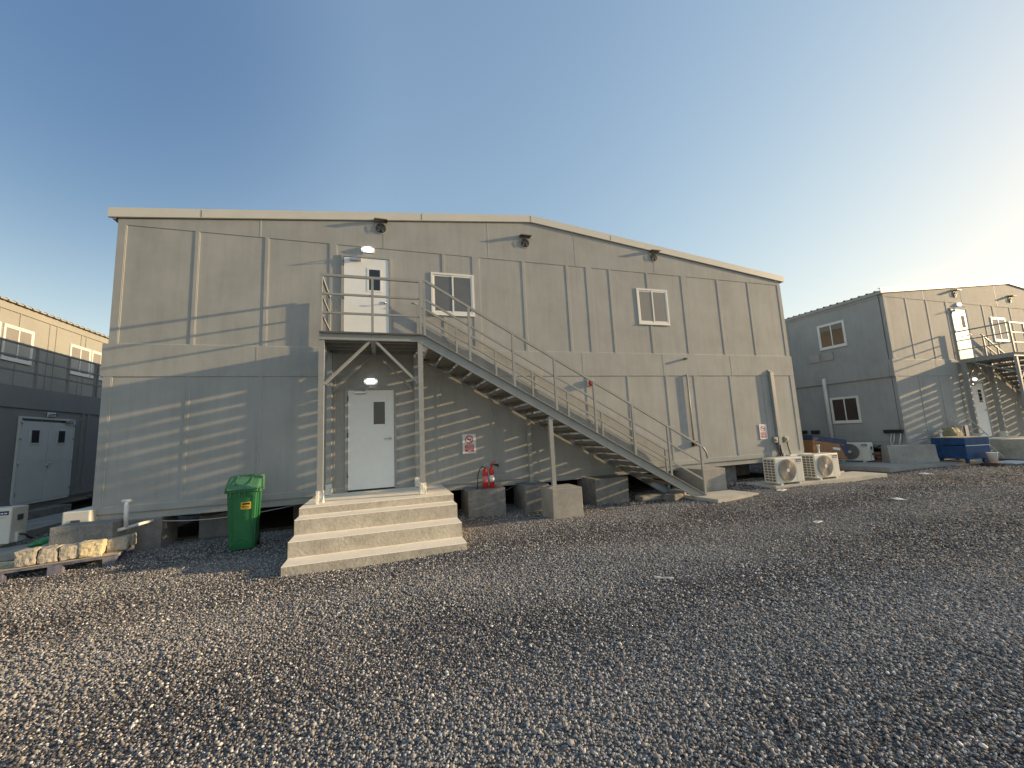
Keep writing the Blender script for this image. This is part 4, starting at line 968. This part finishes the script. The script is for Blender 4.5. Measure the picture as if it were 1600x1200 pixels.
# brick stack / red crate behind barrier
small('crate', MB().box(-.2, .2, -.15, .15, 0, .09, .01).box(-.2, .2, -.15, .15, .11, .2, .01).box(-.2, .2, -.15, .15, .22, .31, .01), mat('faded_red_plastic', (.16, .07, .055), .7, var=.3, vscale=20), 'faded red crate between the shaded air conditioner and the concrete barrier', 'crate', (16.15, .55, .10), R(10))
cable([(15.8, .95, .5), (16.3, .85, .62), (16.8, .6, .45)], .03, 'thick black insulated pipes looping beside the shaded air conditioner')
cable([(15.7, 1.0, .25), (16.2, .9, .45), (16.8, .8, .60)], .03, 'black insulated pipe rising to the right building wall')
def bluebox():
    e = empty('tool_chest', (17.0, -1.30, .06), R(-16))
    L, D_, H = .78, .95, .62
    MB().box(0, L, 0, D_, .14, .54, .012).build('body', BLUE, e)
    MB().box(-.01, L+.01, -.012, D_+.01, .56, .78, .015).build('lid', BLUE, e)
    MB().box(0, L, -.02, 0, .535, .56).build('edge_strip', CREAM, e)
    MB().box(.02, L-.02, .0, D_-.02, .781, .80).build('dusty_board', WOOD, e)
    for x, y in ((.08, .08), (L-.15, .08), (.08, D_-.15), (L-.15, D_-.15)):
        c = MB().box(x, x+.07, y, y+.07, 0, .14).build('leg', BLUE, e)
    tag(e, 'scuffed blue steel tool chest on short legs beside the right building', 'tool chest')
bluebox()
def ladder(name, L, w, n, m, label, M_):
    e = empty(name); e.matrix_world = M_
    for s in (-1, 1): MB().box(s*w/2-.015, s*w/2+.015, -.03, .03, 0, L).build('rail', m, e)
    for k in range(n): z = (k+.5)*L/n; MB().box(-w/2+.016, w/2-.016, -.015, .015, z-.015, z+.015).build('rung', m, e)
    tag(e, label, 'ladder'); return e
def ladder_m(p, q):
    p = Vector(p); q = Vector(q); l = (q-p).normalized(); v = (p-Vector((0, -8.8, 1.6))).normalized()
    w = l.cross(v).normalized(); n = w.cross(l)
    m = Matrix((w, -n, l)).transposed()
    if m.determinant() < 0: m = Matrix((-w, -n, l)).transposed()
    m = m.to_4x4(); m.translation = p; return m
ladder('step_ladder', 1.15, .34, 4, ALU, 'short pale ladder tilted against the right building wall above the blue chest', ladder_m((20.2, -.35, .70), (19.45, -.2, 1.45)))
ladder('step_ladder', .95, .30, 4, ALU, 'grey ladder leaning low between the blue chest and the concrete plinth', ladder_m((19.35, -1.0, .02), (18.75, -.75, .78)))
b = MB(); b.box(-.34, .34, -.14, .14, 0, .60, .06); b.rough(.07, 4, 8, cuts=3)
small('rolled_tarpaulin', b, FABRICY, 'bundle of yellow and grey tarpaulin behind the blue chest', 'tarpaulin', (18.55, -.35, .55), R(5))
b = MB(); b.box(-.16, .16, -.02, .02, 0, .5, .01)
small('board', b, CARDBLUE, 'blue board propped on the tarpaulin behind the chest', 'board', (18.75, -.62, .68), R(10))
b = MB(); bmesh.ops.create_icosphere(b.bm, subdivisions=3, radius=.25); b.rough(.12, 6, 5); b.xf(Matrix.Diagonal((1.1, .9, .42, 1)))
small('rubble_heap', b, RUBBLE, 'small dark brown heap of scrap in front of the blue chest', 'rubble', (17.25, -1.72, .03))
small('bucket', MB().lathe([(.09, 0), (.12, .28), (.125, .29)], 16), PVC, 'white bucket standing on the brown scrap heap', 'bucket', (17.42, -1.66, .10))
small('plank', MB().box(-.35, .35, -.05, .05, 0, .05), FABRICY, 'short yellow timber offcut on the ground right of the cream units', 'plank', (12.75, -.35, .02), R(18))
small('panel_offcut', MB().box(-.45, .45, -.3, .3, 0, .03), WHITESIGN, 'white panel offcut lying on the gravel at the right edge', 'panel', (18.7, -1.55, .0), R(-8))
for k, (x, y, s, lab) in enumerate(((8.95, -1.55, .12, 'scrap of white paper left of the first cream unit'), (9.55, -3.5, .12, 'white scrap on the open gravel at right'), (14.1, -1.7, .13, 'pale scrap on the gravel before the concrete slab'), (2.87, -4.99, .10, 'thin pale stick on the gravel in the middle of the yard'), (6.55, -4.05, .06, 'small pale flake on the gravel, below the staircase foot'))):
    b = MB().box(-s, s, -s*(.6 if k != 3 else .07), s*(.6 if k != 3 else .07), 0, .012); b.rough(.02, 12, k, cuts=2)
    small('litter_scrap', b, PAPER, lab, 'litter', (x, y, .01), R(k*40+20))
# rubble under stair foot
for k, (x, y, sx, sz, m, lab) in enumerate(((5.95, -.62, .30, .07, CONC, 'pale broken slab under the lowest stair treads'), (6.35, -.95, .18, .09, CONCD, 'rough stone at the foot of the stringer'), (6.62, -.80, .13, .14, CONCD, 'dark rubble lump under the stair foot'))):
    b = MB().box(-sx, sx, -.16, .16, -.04, sz, .02); b.rough(.03, 5, k+9, cuts=3)
    small('rubble_lump', b, m, lab, 'rubble', (x, y, 0), R(20*k))
